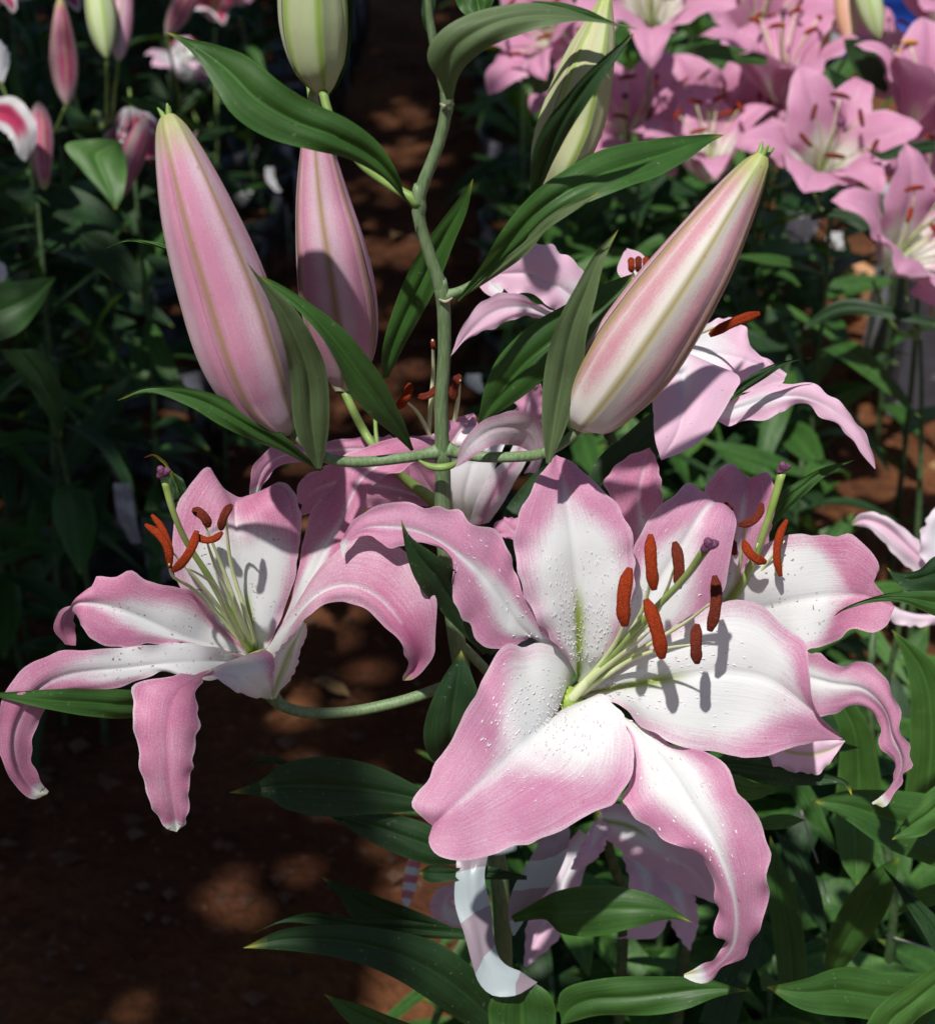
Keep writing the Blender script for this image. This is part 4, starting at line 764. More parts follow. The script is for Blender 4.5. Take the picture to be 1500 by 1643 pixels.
petal(p5, 'petal_lilac', [(1040, 500, 106), (1010, 460, 105), (990, 435, 105), (1000, 405, 105)], [(1050, 490, 106), (1025, 450, 105), (1005, 400, 105)], [(1060, 480, 106), (1050, 440, 105), (1030, 408, 105), (1005, 398, 105)], seed=47, ruffle=0, scallop=0, wob=.0005, pt=lil(.5))
for a0, a1, dark in (((1012, 414), (1013, 436), False), ((1024, 412), (1024, 436), True), ((1036, 413), (1036, 434), False)):
    stamen(p5, [(1030, 540), (1028, 480), ((a0[0] + a1[0]) / 2, 430)], a0, a1, 11, (106, 103), 102.6, dark, 0)
stamen(p5, [(1040, 550), (1090, 545), (1140, 528), (1175, 518)], (1218, 503), (1138, 538), 16, (106, 97), 96.8, False, .04)
pedicel(rear, [(985, 640, 109), (975, 660, 111), (975, 700, 114)], .003, 'stem_dark')
lf(rear, 'leaf_dark', [(1176, 632), (1190, 612), (1222, 592), (1255, 580), (1302, 574)], [(1180, 636), (1205, 622), (1232, 604), (1262, 584), (1302, 574)], z=[97, 96, 95.5])
lf(rear, 'leaf', [(1225, 850), (1245, 800), (1275, 775), (1315, 752), (1373, 737)], [(1240, 850), (1262, 820), (1295, 790), (1325, 762), (1373, 737)], z=[104, 103, 102], label='slim leaf beside the dusted flower')
lf(rear, 'leaf_dark', [(930, 790), (960, 735), (1000, 700), (1050, 660), (1100, 650)], [(960, 810), (1000, 780), (1050, 740), (1090, 700), (1100, 650)], z=[104, 104, 105])
lf(rear, 'leaf_dark', [(790, 900), (800, 840), (830, 790), (870, 750), (900, 745)], [(860, 900), (880, 850), (890, 800), (900, 745)], z=[108, 108, 108])
lf(rear, 'leaf_dark', [(1110, 1225), (1170, 1212), (1230, 1211), (1300, 1234), (1345, 1247), (1362, 1258), (1367, 1278)], [(1120, 1245), (1175, 1243), (1220, 1256), (1300, 1260), (1342, 1258), (1356, 1262), (1367, 1278)], z=[101, 99, 98], pt=paint_leaf(tip=1, brown=1), label='dark leaf with a scorched tip')
lf(rear, 'leaf_bright', [(1150, 1240), (1180, 1243), (1215, 1256), (1256, 1260)], [(1150, 1275), (1190, 1285), (1220, 1280), (1256, 1260)], z=[104, 103, 103])
lf(rear, 'leaf_bright', [(1200, 1325), (1230, 1310), (1262, 1306), (1292, 1316)], [(1200, 1328), (1230, 1332), (1262, 1328), (1292, 1316)], z=[108, 108])
lf(rear, 'leaf', [(900, 1640), (900, 1590), (960, 1572), (1050, 1566), (1130, 1570), (1200, 1590)], [(900, 1645), (960, 1632), (1040, 1630), (1100, 1618), (1150, 1600), (1200, 1590)], z=[104, 102, 102])

# ================================================================== shaded flower under the big one
low = empty('lily_plant', tuple(P(1010, 1500, 132).xy) + (0,), 'low lily plant in shade under the big flower, with one lilac flower', 'lily plant')
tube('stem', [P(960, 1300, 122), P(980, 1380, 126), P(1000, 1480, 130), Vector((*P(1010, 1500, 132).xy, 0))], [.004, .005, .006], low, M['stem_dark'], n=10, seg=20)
p6 = throat(low, (960, 1310, 120), (975, 1320, 118), .004, .010, label='lilac flower in deep shade')
for i, (a, b, c, pt_) in enumerate((
    ([(960, 1300, 118), (1000, 1290, 116), (1060, 1310, 114), (1120, 1340, 112), (1160, 1400, 112), (1155, 1450, 112.5)], [(960, 1315, 118), (1020, 1330, 116), (1070, 1370, 114), (1115, 1400, 113), (1150, 1450, 112.5)], [(960, 1330, 118), (1000, 1370, 116), (1050, 1400, 114.6), (1100, 1430, 113.6), (1148, 1450, 112.5)], .4),
    ([(960, 1310, 118), (940, 1340, 116), (925, 1370, 115), (915, 1395, 115)], [(970, 1312, 118), (955, 1345, 116), (942, 1375, 115), (925, 1396, 115)], [(985, 1315, 118), (975, 1345, 116), (960, 1375, 115), (930, 1396, 115)], .8),
    ([(975, 1320, 119), (1000, 1380, 118), (1010, 1440, 117), (1005, 1500, 117), (980, 1505, 117)], [(985, 1320, 119), (1030, 1390, 118), (1040, 1440, 117), (1030, 1490, 117), (1000, 1505, 117)], [(995, 1320, 119), (1060, 1400, 118), (1075, 1450, 117), (1060, 1500, 117), (1020, 1508, 117)], .5),
    ([(1040, 1390, 119), (1065, 1440, 118), (1080, 1490, 118), (1105, 1525, 118)], [(1055, 1385, 119), (1085, 1430, 118), (1100, 1480, 118), (1107, 1525, 118)], [(1070, 1380, 119), (1110, 1430, 118), (1120, 1480, 118), (1107, 1525, 118)], .6),
    ([(930, 1330, 119), (890, 1380, 118), (850, 1460, 117.5), (840, 1550, 117)], [(940, 1340, 119), (910, 1400, 118), (880, 1470, 117.5), (842, 1550, 117)], [(950, 1350, 119), (930, 1420, 118), (900, 1500, 117.5), (845, 1552, 117)], .5),
    ([(740, 1490, 116), (700, 1480, 115.6), (690, 1450, 115.5), (705, 1425, 115.5), (735, 1415, 116)], [(745, 1480, 116), (720, 1465, 115.6), (715, 1445, 115.5), (738, 1420, 116)], [(750, 1460, 116), (740, 1450, 115.8), (735, 1440, 115.8), (742, 1425, 116)], .5))):
    petal(p6, 'petal_lilac', a, b, c, seed=60 + i, pt=paint_petal(core=.4, v0=.1, v1=.9, rib=.2, green=(0, .45 if i == 0 else .02), base=pt_ * .6, gw=.12))

# ================================================================== striped ribbons
def ribbon_mat(name, a, b, freq):
    m, nt, N, L, pr, out = mat_new(name)
    uv = nd(N, 'ShaderNodeUVMap'); sx = nd(N, 'ShaderNodeSeparateXYZ'); L.new(uv.outputs[0], sx.inputs[0])
    f = mth(N, L, 'GREATER_THAN', mth(N, L, 'FRACT', mth(N, L, 'MULTIPLY', sx.outputs[1], freq)), 0.5)
    c = mixc(N, L, f, a, b); L.new(c, pr.inputs['Base Color']); pr.inputs['Roughness'].default_value = .35
    tr = nd(N, 'ShaderNodeBsdfTranslucent'); L.new(c, tr.inputs[0]); mx = nd(N, 'ShaderNodeMixShader'); mx.inputs[0].default_value = .35
    L.new(pr.outputs[0], mx.inputs[1]); L.new(tr.outputs[0], mx.inputs[2]); L.new(mx.outputs[0], out.inputs['Surface']); return m
M['ribbon'] = ribbon_mat('ribbon_striped', (0.50, 0.58, 0.60), (0.36, 0.29, 0.34), 3.0)  # both stripe colours darkened to stand in for the petal's shade
M['ribbon_red'] = ribbon_mat('ribbon_red_striped', (0.62, 0.66, 0.70), (0.55, 0.16, 0.20), 9)
rb = empty('ribbon', SV(800, 1375), 'striped white and mauve plastic ribbon tied round the front stem', 'ribbon')
def strip(parent, Lp, Rp, mat, name='tail', **k):
    a, b = [P(*p) for p in Lp], [P(*p) for p in Rp]
    mm = [(p + q) / 2 for p, q in zip(catmull(a, 9), catmull(b, 9))]
    me = blade(name, a, mm, b, nu=5, nv=40, bulge=.06, groove=0, wob=.003, **k); return link(name, me, parent, M[mat])
strip(rb, [(795, 1330, 108), (740, 1360, 104), (732, 1400, 103), (730, 1450, 103), (745, 1500, 102.5), (758, 1550, 102), (770, 1580, 102), (792, 1598, 102), (825, 1598, 102), (845, 1588, 102.5), (860, 1578, 103)],
      [(800, 1340, 108), (784, 1370, 104), (778, 1410, 103.3), (788, 1460, 103.3), (790, 1500, 103), (800, 1535, 102.8), (815, 1550, 102.8), (835, 1558, 102.8), (845, 1565, 103), (852, 1570, 103), (862, 1576, 103)], 'ribbon')
strip(rb, [(820, 1330, 108), (862, 1345, 105), (850, 1380, 105), (825, 1420, 106), (815, 1460, 107), (822, 1500, 108)], [(825, 1320, 108), (905, 1320, 105), (912, 1360, 105), (890, 1410, 106), (860, 1450, 107), (825, 1502, 108)], 'ribbon')
c = SV(797, 1335); tube('knot', [c + Vector((-.012, -.012, 0)), c + Vector((0, -.014, .002)), c + Vector((.012, -.012, 0))], [.004, .007, .004], rb, M['ribbon'], n=10, seg=10)
rf = tube('red_striped', [P(0, 0, 1), P(0, 1, 1)], [.001, .001], None, M['ribbon_red']) if False else None
rb2 = empty('ribbon', tuple(P(660, 1420, 140)), 'short red and white striped ribbon hanging behind the dark leaves', 'ribbon')
strip(rb2, [(660, 1365, 140), (650, 1400, 140), (644, 1440, 140), (650, 1455, 140)], [(678, 1370, 140), (672, 1405, 140.5), (662, 1440, 140.5), (655, 1458, 140)], 'ribbon_red')

# ================================================================== plants at the right, leaves traced
rt = empty('lily_plant', tuple(P(1420, 1500, 150).xy) + (0,), 'leafy lily plant filling the lower right corner', 'lily plant')
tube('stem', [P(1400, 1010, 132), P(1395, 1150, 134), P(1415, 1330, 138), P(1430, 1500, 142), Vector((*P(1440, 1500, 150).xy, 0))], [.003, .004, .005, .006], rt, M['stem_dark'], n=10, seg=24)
for mt, U, Lo, z, kw in (
    ('leaf', [(1520, 1560), (1420, 1560), (1350, 1551), (1290, 1570), (1230, 1583)], [(1480, 1660), (1390, 1636), (1290, 1621), (1230, 1585)], (105, 103, 102, 102), dict(label='broad leaf with a light sheen low at the right', pt=paint_leaf(tip=.7))),
    ('leaf_bright', [(1380, 1660), (1400, 1625), (1440, 1590), (1520, 1535)], [(1440, 1680), (1470, 1640), (1520, 1600), (1540, 1560)], (100, 99, 98), {}),
    ('leaf_bright', [(1540, 1245), (1500, 1262), (1462, 1300), (1430, 1346)], [(1540, 1310), (1500, 1330), (1478, 1341), (1430, 1348)], (104, 103, 102), dict(pt=paint_leaf(tip=.6, brown=1), label='bright leaf with a brown point')),
    ('leaf', [(1540, 1280), (1500, 1275), (1430, 1268), (1360, 1268), (1303, 1285)], [(1540, 1410), (1500, 1391), (1420, 1360), (1350, 1311), (1303, 1287)], (110, 108, 107, 107), dict(label='wide leaf under the drooping petal tip')),
    ('leaf', [(1540, 950), (1500, 948), (1432, 951), (1385, 962), (1345, 980), (1338, 988)], [(1540, 1000), (1500, 988), (1452, 968), (1400, 966), (1355, 980), (1338, 989)], (92, 91, 91, 92), dict(pt=paint_leaf(tip=.9, brown=1), label='thin leaf tip crossing the dusted petal')),
    ('leaf_dark', [(1550, 870), (1500, 893), (1470, 915), (1440, 917), (1422, 910)], [(1550, 950), (1500, 950), (1465, 948), (1440, 938), (1422, 911)], (98, 97, 97), {}),
    ('leaf_bright', [(1335, 1300), (1345, 1230), (1345, 1170), (1325, 1120), (1335, 1085)], [(1420, 1300), (1410, 1230), (1395, 1170), (1365, 1120), (1335, 1085)], (128, 124, 122), {}),
    ('leaf_bright', [(1340, 1290), (1340, 1340), (1350, 1385), (1375, 1423)], [(1397, 1290), (1402, 1340), (1398, 1380), (1375, 1423)], (128, 127, 127), {}),
    ('leaf_bright', [(1450, 1275), (1458, 1200), (1460, 1120), (1450, 1060), (1430, 1010)], [(1520, 1280), (1530, 1200), (1520, 1110), (1495, 1060), (1430, 1010)], (125, 121, 119), dict(label='tall pale leaf at the right edge')),
    ('leaf', [(1320, 1560), (1330, 1500), (1365, 1430), (1410, 1390), (1442, 1375)], [(1350, 1560), (1400, 1500), (1430, 1440), (1442, 1375)], (126, 122, 120), {}),
    ('leaf_dark', [(1415, 1390), (1440, 1430), (1470, 1480), (1500, 1530), (1530, 1560)], [(1415, 1390), (1480, 1450), (1510, 1480), (1540, 1530), (1530, 1560)], (112, 112, 112), {}),
    ('leaf', [(1250, 1600), (1240, 1500), (1228, 1420), (1235, 1340)], [(1295, 1600), (1290, 1500), (1270, 1420), (1235, 1340)], (130, 128, 127), {}),
    ('leaf_dark', [(1240, 1330), (1262, 1380), (1290, 1440), (1328, 1520)], [(1240, 1330), (1290, 1370), (1315, 1430), (1330, 1520)], (128, 128, 128), {}),
    ('leaf', [(1290, 1250), (1310, 1280), (1330, 1330), (1345, 1370)], [(1262, 1262), (1290, 1310), (1320, 1350), (1345, 1370)], (135, 135, 135), {}),
    ('leaf_bright', [(1440, 1460), (1470, 1430), (1510, 1415), (1550, 1410)], [(1440, 1465), (1470, 1460), (1510, 1450), (1550, 1440)], (118, 117, 116), {}),
    ('leaf_dark', [(1120, 1640), (1150, 1560), (1180, 1500), (1230, 1460)], [(1180, 1650), (1200, 1580), (1220, 1520), (1230, 1460)], (125, 125, 125), {}),
    ('leaf', [(1300, 1140), (1320, 1170), (1350, 1190), (1380, 1200)], [(1290, 1160), (1310, 1190), (1345, 1205), (1380, 1200)], (112, 112, 112), {})):
    lf(rt, mt, U, Lo, z=list(z), **kw)
for pp in ([(1285, 1300), (1300, 1350), (1312, 1385)], [(1318, 1410), (1330, 1450)], [(1420, 1500), (1500, 1525)]):
    tube('dry_stalk', [P(x, y, 132) for x, y in pp], [.0008, .0006], rt, plain_mat('dry', (.35, .33, .30), (.5, .48, .45), 30) if 'dry' not in M else M['dry'], n=6, seg=8)

# ================================================================== background plants
def local_petal(kind, mat, wmax, phi, seed, pt):
    n = 13; m = []; p = Vector((0.012, 0, 0)); 
    for i in range(n):
        t = i / (n - 1); m.append(p.copy())
        a = math.radians(phi[0] + (phi[1] - phi[0]) * min(1, t * 1.7) + (phi[2] - phi[1]) * max(0, (t - .5) / .5) ** 1.5)
        p = p + Vector((math.sin(a), 0, math.cos(a))) * (0.128 / (n - 1))
    l, r = [], []
    for i, q in enumerate(m):
        t = i / (n - 1); w = wmax * (math.sin(math.pi * min(1, t * .93 + .05)) ** .8) * (1 - .35 * t) + .002
        if i == n - 1: w = .0004
        l.append(q + Vector((0, -w, 0)) + Vector((0, 0, .25 * w * (1 - t)))); r.append(q + Vector((0, w, 0)) + Vector((0, 0, .25 * w * (1 - t))))
    me = blade('petal', l, m, r, nu=6, nv=26, bulge=-.12, ruffle=.004, rfreq=3.2, scallop=.0012, wob=.006, seed=seed, toward=None, paint=pt)
    me.materials.append(M[mat]); return me
BGP = {}
def flower_set(key, mat, pt_in, pt_out, phis=((20, 48, 115), (24, 54, 140))):
    BGP[key] = ([local_petal('i', mat, .046, phis[0], 90 + i * 3, pt_in) for i in range(2)] + [local_petal('o', mat, .031, phis[1], 190 + i * 3, pt_out) for i in range(2)])
pk = paint_petal(core=.25, v0=.1, v1=.45, soft=.7, rib=-.6, green=(.0, .3), gw=.09, gs=.5, base=.0, rim=.2)
flower_set('pink', 'petal_bg', pk, pk)
pk2 = paint_petal(core=.62, v0=.15, v1=.6, soft=.9, rib=.0, green=(.0, .3), gw=.09, gs=.5, base=.0, rim=.2)
flower_set('pale', 'petal_bg', pk2, pk2, ((18, 42, 100), (22, 50, 150)))
flower_set('pink_closed', 'petal_bg', pk, pk, ((12, 30, 95), (14, 36, 120)))
cr = lambda s, v, d: ((1 - smooth(.45, .85, s)) * smooth(.0, .2, v) * (1 - .7 * smooth(.85, 1, v)), 0, 0)
flower_set('crimson', 'petal_crimson', cr, cr)
flower_set('white', 'petal_lilac', paint_petal(core=.7, green=(0, .2)), paint_petal(core=.6, green=(0, .2)))
flower_set('duo', 'petal', paint_petal(core=.5, green=(0, .2)), paint_petal(core=.4, green=(0, .2)))
def raw_mesh(fn, *a, **k):
    v, f = fn(*a, **k); return v, f
def solo(name, pts, radii, mat, **k):
    v, f = tube_geo([Vector(p) for p in pts], radii, **k); me = mesh(name, v, f); me.materials.append(M[mat]); return me
THROAT = solo('throat', [(0, 0, -.03), (0, 0, -.01), (0, 0, .012)], [.004, .008, .0125], 'style_base', n=12, seg=6)
FIL = solo('filament', [(.003, 0, 0), (.010, 0, .03), (.024, 0, .065), (.042, 0, .088)], [.0014, .001, .0008], 'filament', n=5, seg=8)
ANT = {k: solo('anther', [(0, -.011, 0), (0, -.006, .002), (0, .006, .002), (0, .011, 0)], [.0014, .0026, .0026, .0014], k, n=6, seg=7) for k in ('anther', 'anther_dark', 'anther_yellow')}
STY = solo('style', [(0, 0, 0), (.002, 0, .05), (-.004, 0, .10)], [.002, .0016, .002], 'style', n=6, seg=8)
STG = solo('stigma', [(-.004, 0, .098), (-.004, 0, .102), (-.004, 0, .106)], [.003, .0052, .003], 'stigma', n=7, seg=4)
def put(name, me, parent, local, label=None):
    o = bpy.data.objects.new(name, me); C.objects.link(o); o.parent = parent; o.matrix_local = local
    if label: o['label'] = label
    return o
def facing_matrix(c, d, roll, s):
    z = d.normalized(); x = z.orthogonal(); 
    x = (UP - z * UP.dot(z)); x = x.normalized() if x.length > 1e-4 else z.orthogonal().normalized()
    y = z.cross(x); m = Matrix((x, y, z)).transposed().to_4x4()
    return Matrix.Translation(c) @ m @ Matrix.Rotation(roll, 4, 'Z') @ Matrix.Scale(s, 4)
def put_flower(plant, c, d, s=1.0, roll=0.0, kind='pink', anth='anther', label=None, stamens=True, seed=0):
    rnd = random.Random(seed + 5); base = Matrix.Translation(plant.location)
    f = put('flower', THROAT, plant, base.inverted() @ facing_matrix(c, d, roll, s), label)
    ms = BGP[kind]
    for k in range(6):
        R = Matrix.Rotation(k * math.pi / 3 + rnd.uniform(-.1, .1), 4, 'Z') @ Matrix.Rotation(rnd.uniform(-.16, .16), 4, 'Y') @ Matrix.Diagonal((1, rnd.uniform(.9, 1.1), 1, 1))
        put('petal', ms[(k % 2) * 2 + rnd.randint(0, 1)], f, R)
    if stamens:
        for k in range(6):
            R = Matrix.Rotation(k * math.pi / 3 + .5 + rnd.uniform(-.2, .2), 4, 'Z') @ Matrix.Rotation(rnd.uniform(-.15, .1), 4, 'Y')
            q = put('filament', FIL, f, R)
            put('anther', ANT[anth], f, R @ Matrix.Translation((.042, 0, .088)) @ Matrix.Rotation(rnd.uniform(-1, 1), 4, 'Y') @ Matrix.Rotation(rnd.uniform(-.7, .7), 4, 'Z'))
        put('style', STY, f, Matrix.Identity(4)); put('stigma', STG, f, Matrix.Identity(4))
    return f
BUDP = {}
def bud_proto(key, mat, **k):
    o = bud_world(None, [Vector((0, 0, 0)), Vector((0, 0, .01)), Vector((.001, 0, .03)), Vector((.002, 0, .055)), Vector((.001, 0, .085)), Vector((0, 0, .11)), Vector((0, 0, .118))], [.003, .009, .015, .0165, .012, .006, .002], mat, nv=24, nr=10, **k)
    ch = [(c.name.split('.')[0], c.data) for c in o.children if not c.name.startswith('tip_hook')]; BUDP[key] = (o.data, ch)
    for c in list(o.children): bpy.data.objects.remove(c)
    bpy.data.objects.remove(o)
bud_proto('crimson', 'bud_crimson', gwid=.05); bud_proto('green', 'bud_green', pinkness=.25); bud_proto('pink', 'bud_pink', gwid=.06); bud_proto('peach', 'bud_peach'); 
def put_bud(plant, c, d, s=1.0, kind='crimson', roll=0, label=None, wid=1.0):
    base = Matrix.Translation(plant.location)
    o = put('flower_bud', BUDP[kind][0], plant, base.inverted() @ facing_matrix(c, d, roll, s) @ Matrix.Diagonal((wid, wid, 1, 1)), label)
    for n, me in BUDP[kind][1]: put('tepal', me, o, Matrix.Identity(4))
    return o
LEAVES = {}
for li, mt in enumerate(('leaf', 'leaf_dark', 'leaf_bright')):
    for sh in range(4):
        droop, wid = (.15, .6, 1.0, .35)[sh], (.13, .11, .10, .17)[sh]
        m = [Vector((t, 0.02 * math.sin(3 * t + sh), .28 * t - droop * t * t)) for t in [i / 8 for i in range(9)]]
        ww = [wid * math.sin(math.pi * min(1, (i / 8) * .97 + .03)) ** .75 * (1 - .3 * i / 8) + .004 for i in range(9)]; ww[-1] = .001
        l = [q + Vector((0, -w, w * .22)) for q, w in zip(m, ww)]; r = [q + Vector((0, w, w * .22)) for q, w in zip(m, ww)]
        me = blade('leaf', l, m, r, nu=3, nv=14, bulge=.08, groove=0, ruffle=.012, rfreq=1.6, wob=.02, seed=sh * 3 + li, toward=None, paint=paint_leaf(tip=.3))
        me.materials.append(M[mt]); LEAVES[(mt, sh)] = me
GA = 2.39996
def put_leaves(plant, x, y, h, n, top=.97, bot=.12, L=(.12, .19), mats=('leaf', 'leaf', 'leaf_dark', 'leaf_bright'), seed=0, lean=(0, 0)):
    rnd = random.Random(seed); 
    for i in range(n):
        t = bot + (top - bot) * (i + rnd.random() * .6) / n; z = h * t
        Ln = rnd.uniform(*L) * (1 - .25 * abs(t - .5)); a = i * GA + rnd.uniform(-.3, .3) + seed
        R = Matrix.Translation((x + lean[0] * t - plant.location.x, y + lean[1] * t - plant.location.y, z)) @ Matrix.Rotation(a, 4, 'Z') @ Matrix.Rotation(-rnd.uniform(-.35, .75), 4, 'Y') @ Matrix.Rotation(rnd.uniform(-.5, .5), 4, 'X') @ Matrix.Diagonal((Ln, Ln * rnd.uniform(.8, 1.15), Ln, 1))
        put('leaf', LEAVES[(rnd.choice(mats), rnd.randint(0, 3))], plant, R)
def plant(x, y, h, label, group=None, n=26, seed=0, lean=(0, 0), name='lily_plant', mats=('leaf', 'leaf', 'leaf_dark', 'leaf_bright'), L=(.12, .19), r=.0045, top=.97):
    e = empty(name, (x, y, 0), label, 'lily plant', group)
    pts = [Vector((x + lean[0] * t + .006 * math.sin(5 * t + seed), y + lean[1] * t, h * t)) for t in (0, .3, .6, .85, 1)]
    tube('stem', pts, [r * 1.3, r, r * .6], e, M['stem_dark'], n=6, seg=12)
    put_leaves(e, x, y, h, n, seed=seed, lean=lean, mats=mats, L=L, top=top)
    return e
def D(r, u, t): return (RIGHT * r + UP * u - FWD * t).normalized()
def stalk(pl_, a, b, r=.0022):
    mid = (a + b) / 2 + Vector((0, 0, -.25 * (a - b).xy.length)); tube('pedicel', [a, mid, b], [r, r * .9], pl_, M['pedicel'], n=6, seg=10)
def bed_plant(px, py, z, base, label, flowers=(), buds=(), n=24, seed=0, h=None, **k):
    "base = (x, y) on the ground; flowers and buds listed by photo position"
    tops = [P(f[0], f[1], f[2]) for f in list(flowers) + list(buds)]
    hh = h or (max(.35, min(t.z for t in tops) - .05)); ctr = sum(tops, Vector()) / len(tops)
    lean = ((ctr.x - base[0]) * .8, (ctr.y - base[1]) * .8)
    e = plant(base[0], base[1], hh, label, n=n, seed=seed, lean=lean, **k)
    top = Vector((base[0] + lean[0], base[1] + lean[1], hh))
    for i, f in enumerate(flowers):
        c = P(f[0], f[1], f[2]); d = D(*f[3]); s = f[4]
        put_flower(e, c, d, s, f[5] if len(f) > 5 else random.random(), f[6] if len(f) > 6 else 'pink', f[7] if len(f) > 7 else 'anther', f[8] if len(f) > 8 else None, seed=seed * 9 + i)
        stalk(e, top, c - d * .03 * s)
    for b in buds:
        c = P(b[0], b[1], b[2]); d = D(*b[3])
        put_bud(e, c, d, b[4], b[5], roll=b[6] if len(b) > 6 else 0, wid=b[7] if len(b) > 7 else 1); stalk(e, top, c)
    return e

# right bed: bright pink lilies (position is the flower's throat)
bed_plant(0, 0, 0, (.50, 1.92), 'bright pink lily nearest the right bud tip, its open flower facing the viewer', [(1315, 285, 198, (0, .42, .9), 1.08, .52, 'pale', 'anther_dark', 'open pink flower with white throat facing the viewer')], n=9, seed=3)
bed_plant(0, 0, 0, (.62, 1.72), 'bright pink lily at the right edge with flowers stacked down the picture edge', [(1425, 425, 190, (.35, .45, .8), 1.1, .2, 'pale', 'anther'), (1500, 500, 196, (.3, .2, .8), 1.0, .7, 'pale', 'anther'), (1470, 330, 205, (.2, .4, .8), 1.05, .1, 'pink', 'anther')], n=3, seed=4)
bed_plant(0, 0, 0, (.66, 2.05), 'pink lily with upright cup flower and amber anthers at the top right corner', [(1475, 215, 200, (.12, .75, .55), 1.12, .0, 'pink_closed', 'anther_yellow')], n=4, seed=5)
bed_plant(0, 0, 0, (.36, 2.2), 'pink lily with upright flower and curled rust anthers', [(1255, 160, 215, (-.1, .8, .5), 1.15, .3, 'pink', 'anther'), (1270, 245, 222, (-.7, .4, .5), 1.0, .3, 'pink_closed', 'anther')], n=20, seed=6)
bed_plant(0, 0, 0, (.28, 2.15), 'pink lily on the left of the bright pink group, two flowers over the pale bud', [(1045, 45, 205, (-.1, .4, .8), 1.15, .1, 'pale', 'anther_dark'), (1008, 225, 222, (-.15, .35, .9), 1.05, .6, 'pink', 'anther_dark')], n=20, seed=7)
bed_plant(0, 0, 0, (.22, 2.0), 'pink lily with ruffled petals behind the tip of the large cream bud', [(1140, 285, 208, (-.1, .7, .5), 1.0, .2, 'pale', 'anther'), (1150, 215, 228, (-.3, .3, .8), 1.0, .5, 'pink', 'anther')], n=20, seed=8)
bed_plant(0, 0, 0, (.40, 2.45), 'pink lily at the top edge beside the two peach and green buds', [(1210, 75, 235, (.1, .5, .8), 1.15, .3, 'pink', 'anther_dark'), (1330, 40, 240, (.0, .7, .6), 1.1, .9, 'pink_closed', 'anther')], [(1365, 75, 212, (-.15, 1, .1), 1.0, 'peach'), (1410, 62, 205, (-.35, 1, .1), 1.0, 'green')], n=20, seed=9)
bed_plant(0, 0, 0, (.12, 2.3), 'pink lily leaning over the aisle at the top', [(905, 75, 218, (-.6, .2, .7), 1.0, .4, 'pink', 'anther'), (940, 130, 240, (-.5, .3, .7), .95, .8, 'pink', 'anther')], n=20, seed=10)
bed_plant(0, 0, 0, (.74, 2.5), 'pink lily in the far corner at the top right', [(1500, 40, 240, (0, .5, .8), 1.1, .4, 'pink', 'anther'), (1400, 150, 245, (.3, .6, .6), 1.1, .0, 'pink', 'anther')], n=5, seed=11)
# left bed: crimson lilies with white edges
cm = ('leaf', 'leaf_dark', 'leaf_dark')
bed_plant(0, 0, 0, (-.60, 2.0), 'crimson lily with an upright crimson and white striped bud', [(-25, 15, 222, (.3, .6, .5), .72, .2, 'crimson')], [(108, 168, 200, (-.03, 1, .15), 1.08, 'crimson', .6, .95)], n=20, seed=21, mats=cm)
bed_plant(0, 0, 0, (-.52, 2.1), 'crimson lily with a pair of pale green buds at the top left', [(85, -12, 250, (.1, .3, .6), .8, .5, 'crimson')], [(172, 92, 195, (-.15, 1, .1), 1.05, 'green', .3, 1.0), (190, 98, 198, (.12, 1, .1), 1.0, 'pink', .3, .9)], n=20, seed=22, mats=cm)
lw = bed_plant(0, 0, 0, (-.56, 1.75), 'crimson lily with a white edged petal at the left edge and a drooping bud', [], [(62, 165, 195, (.12, -1, .2), .95, 'crimson', 1)], n=20, seed=23, mats=cm)
petal(lw, 'petal_crimson', [(-40, 170, 188), (0, 156, 187), (22, 155, 186), (40, 168, 185.5), (55, 192, 185.5), (60, 212, 186), (55, 238, 187), (41, 259, 188)], [(-40, 190, 189), (0, 180, 187.6), (25, 195, 186.4), (38, 225, 186.6), (41, 259, 188)], [(-40, 210, 188), (0, 208, 187.4), (20, 226, 186.8), (30, 250, 187.4), (41, 259, 188)], seed=71, flat=0, nv=24, nu=6, ruffle=.002, pt=lambda s_, v, d: (1.1 * (1 - smooth(.3, .75, s_)) * (1 - smooth(.6, .85, v)), 0, 0))
petal(lw, 'petal_lilac', [(-30, 60, 190), (-5, 62, 189), (12, 78, 189), (16, 100, 189.4), (6, 132, 190)], [(-30, 90, 190), (-8, 90, 189), (2, 110, 189.4), (6, 132, 190)], [(-30, 120, 190), (-14, 118, 189.5), (-4, 128, 189.8), (6, 132, 190)], seed=72, nv=20, nu=5, pt=lambda s_, v, d: (.1, 0, 0))
petal(lw, 'petal_lilac', [(-30, 415, 180), (-8, 412, 179), (8, 425, 179), (12, 440, 179), (2, 466, 180)], [(-30, 435, 180), (-8, 436, 179), (2, 466, 180)], [(-30, 460, 180), (-12, 458, 179.5), (2, 466, 180)], seed=73, nv=20, nu=5, pt=lambda s_, v, d: (.1, 0, 0))
bed_plant(0, 0, 0, (-.47, 2.0), 'crimson lily with nodding white edged flower left of the tall bud', [(212, 172, 212, (.1, -.95, -.2), .8, .3, 'crimson', 'anther_dark')], [(235, 190, 200, (-.3, -1, .1), .9, 'crimson', 1)], n=20, seed=24, mats=cm)
bed_plant(0, 0, 0, (-.42, 2.4), 'crimson lily with a leaning dark bud at the top edge', [(345, 30, 330, (.1, .5, .6), .8, .2, 'crimson')], [(268, 58, 225, (.55, .9, .1), 1.0, 'crimson', 1)], n=18, seed=25, mats=cm)
bed_plant(0, 0, 0, (-.55, 3.0), 'far lily with small sunlit white and pink flowers in the left bed', [(300, 128, 330, (.1, .7, .6), .8, .2, 'white'), (350, 150, 335, (.1, .7, .6), .8, .6, 'duo')], n=18, seed=26, mats=cm)
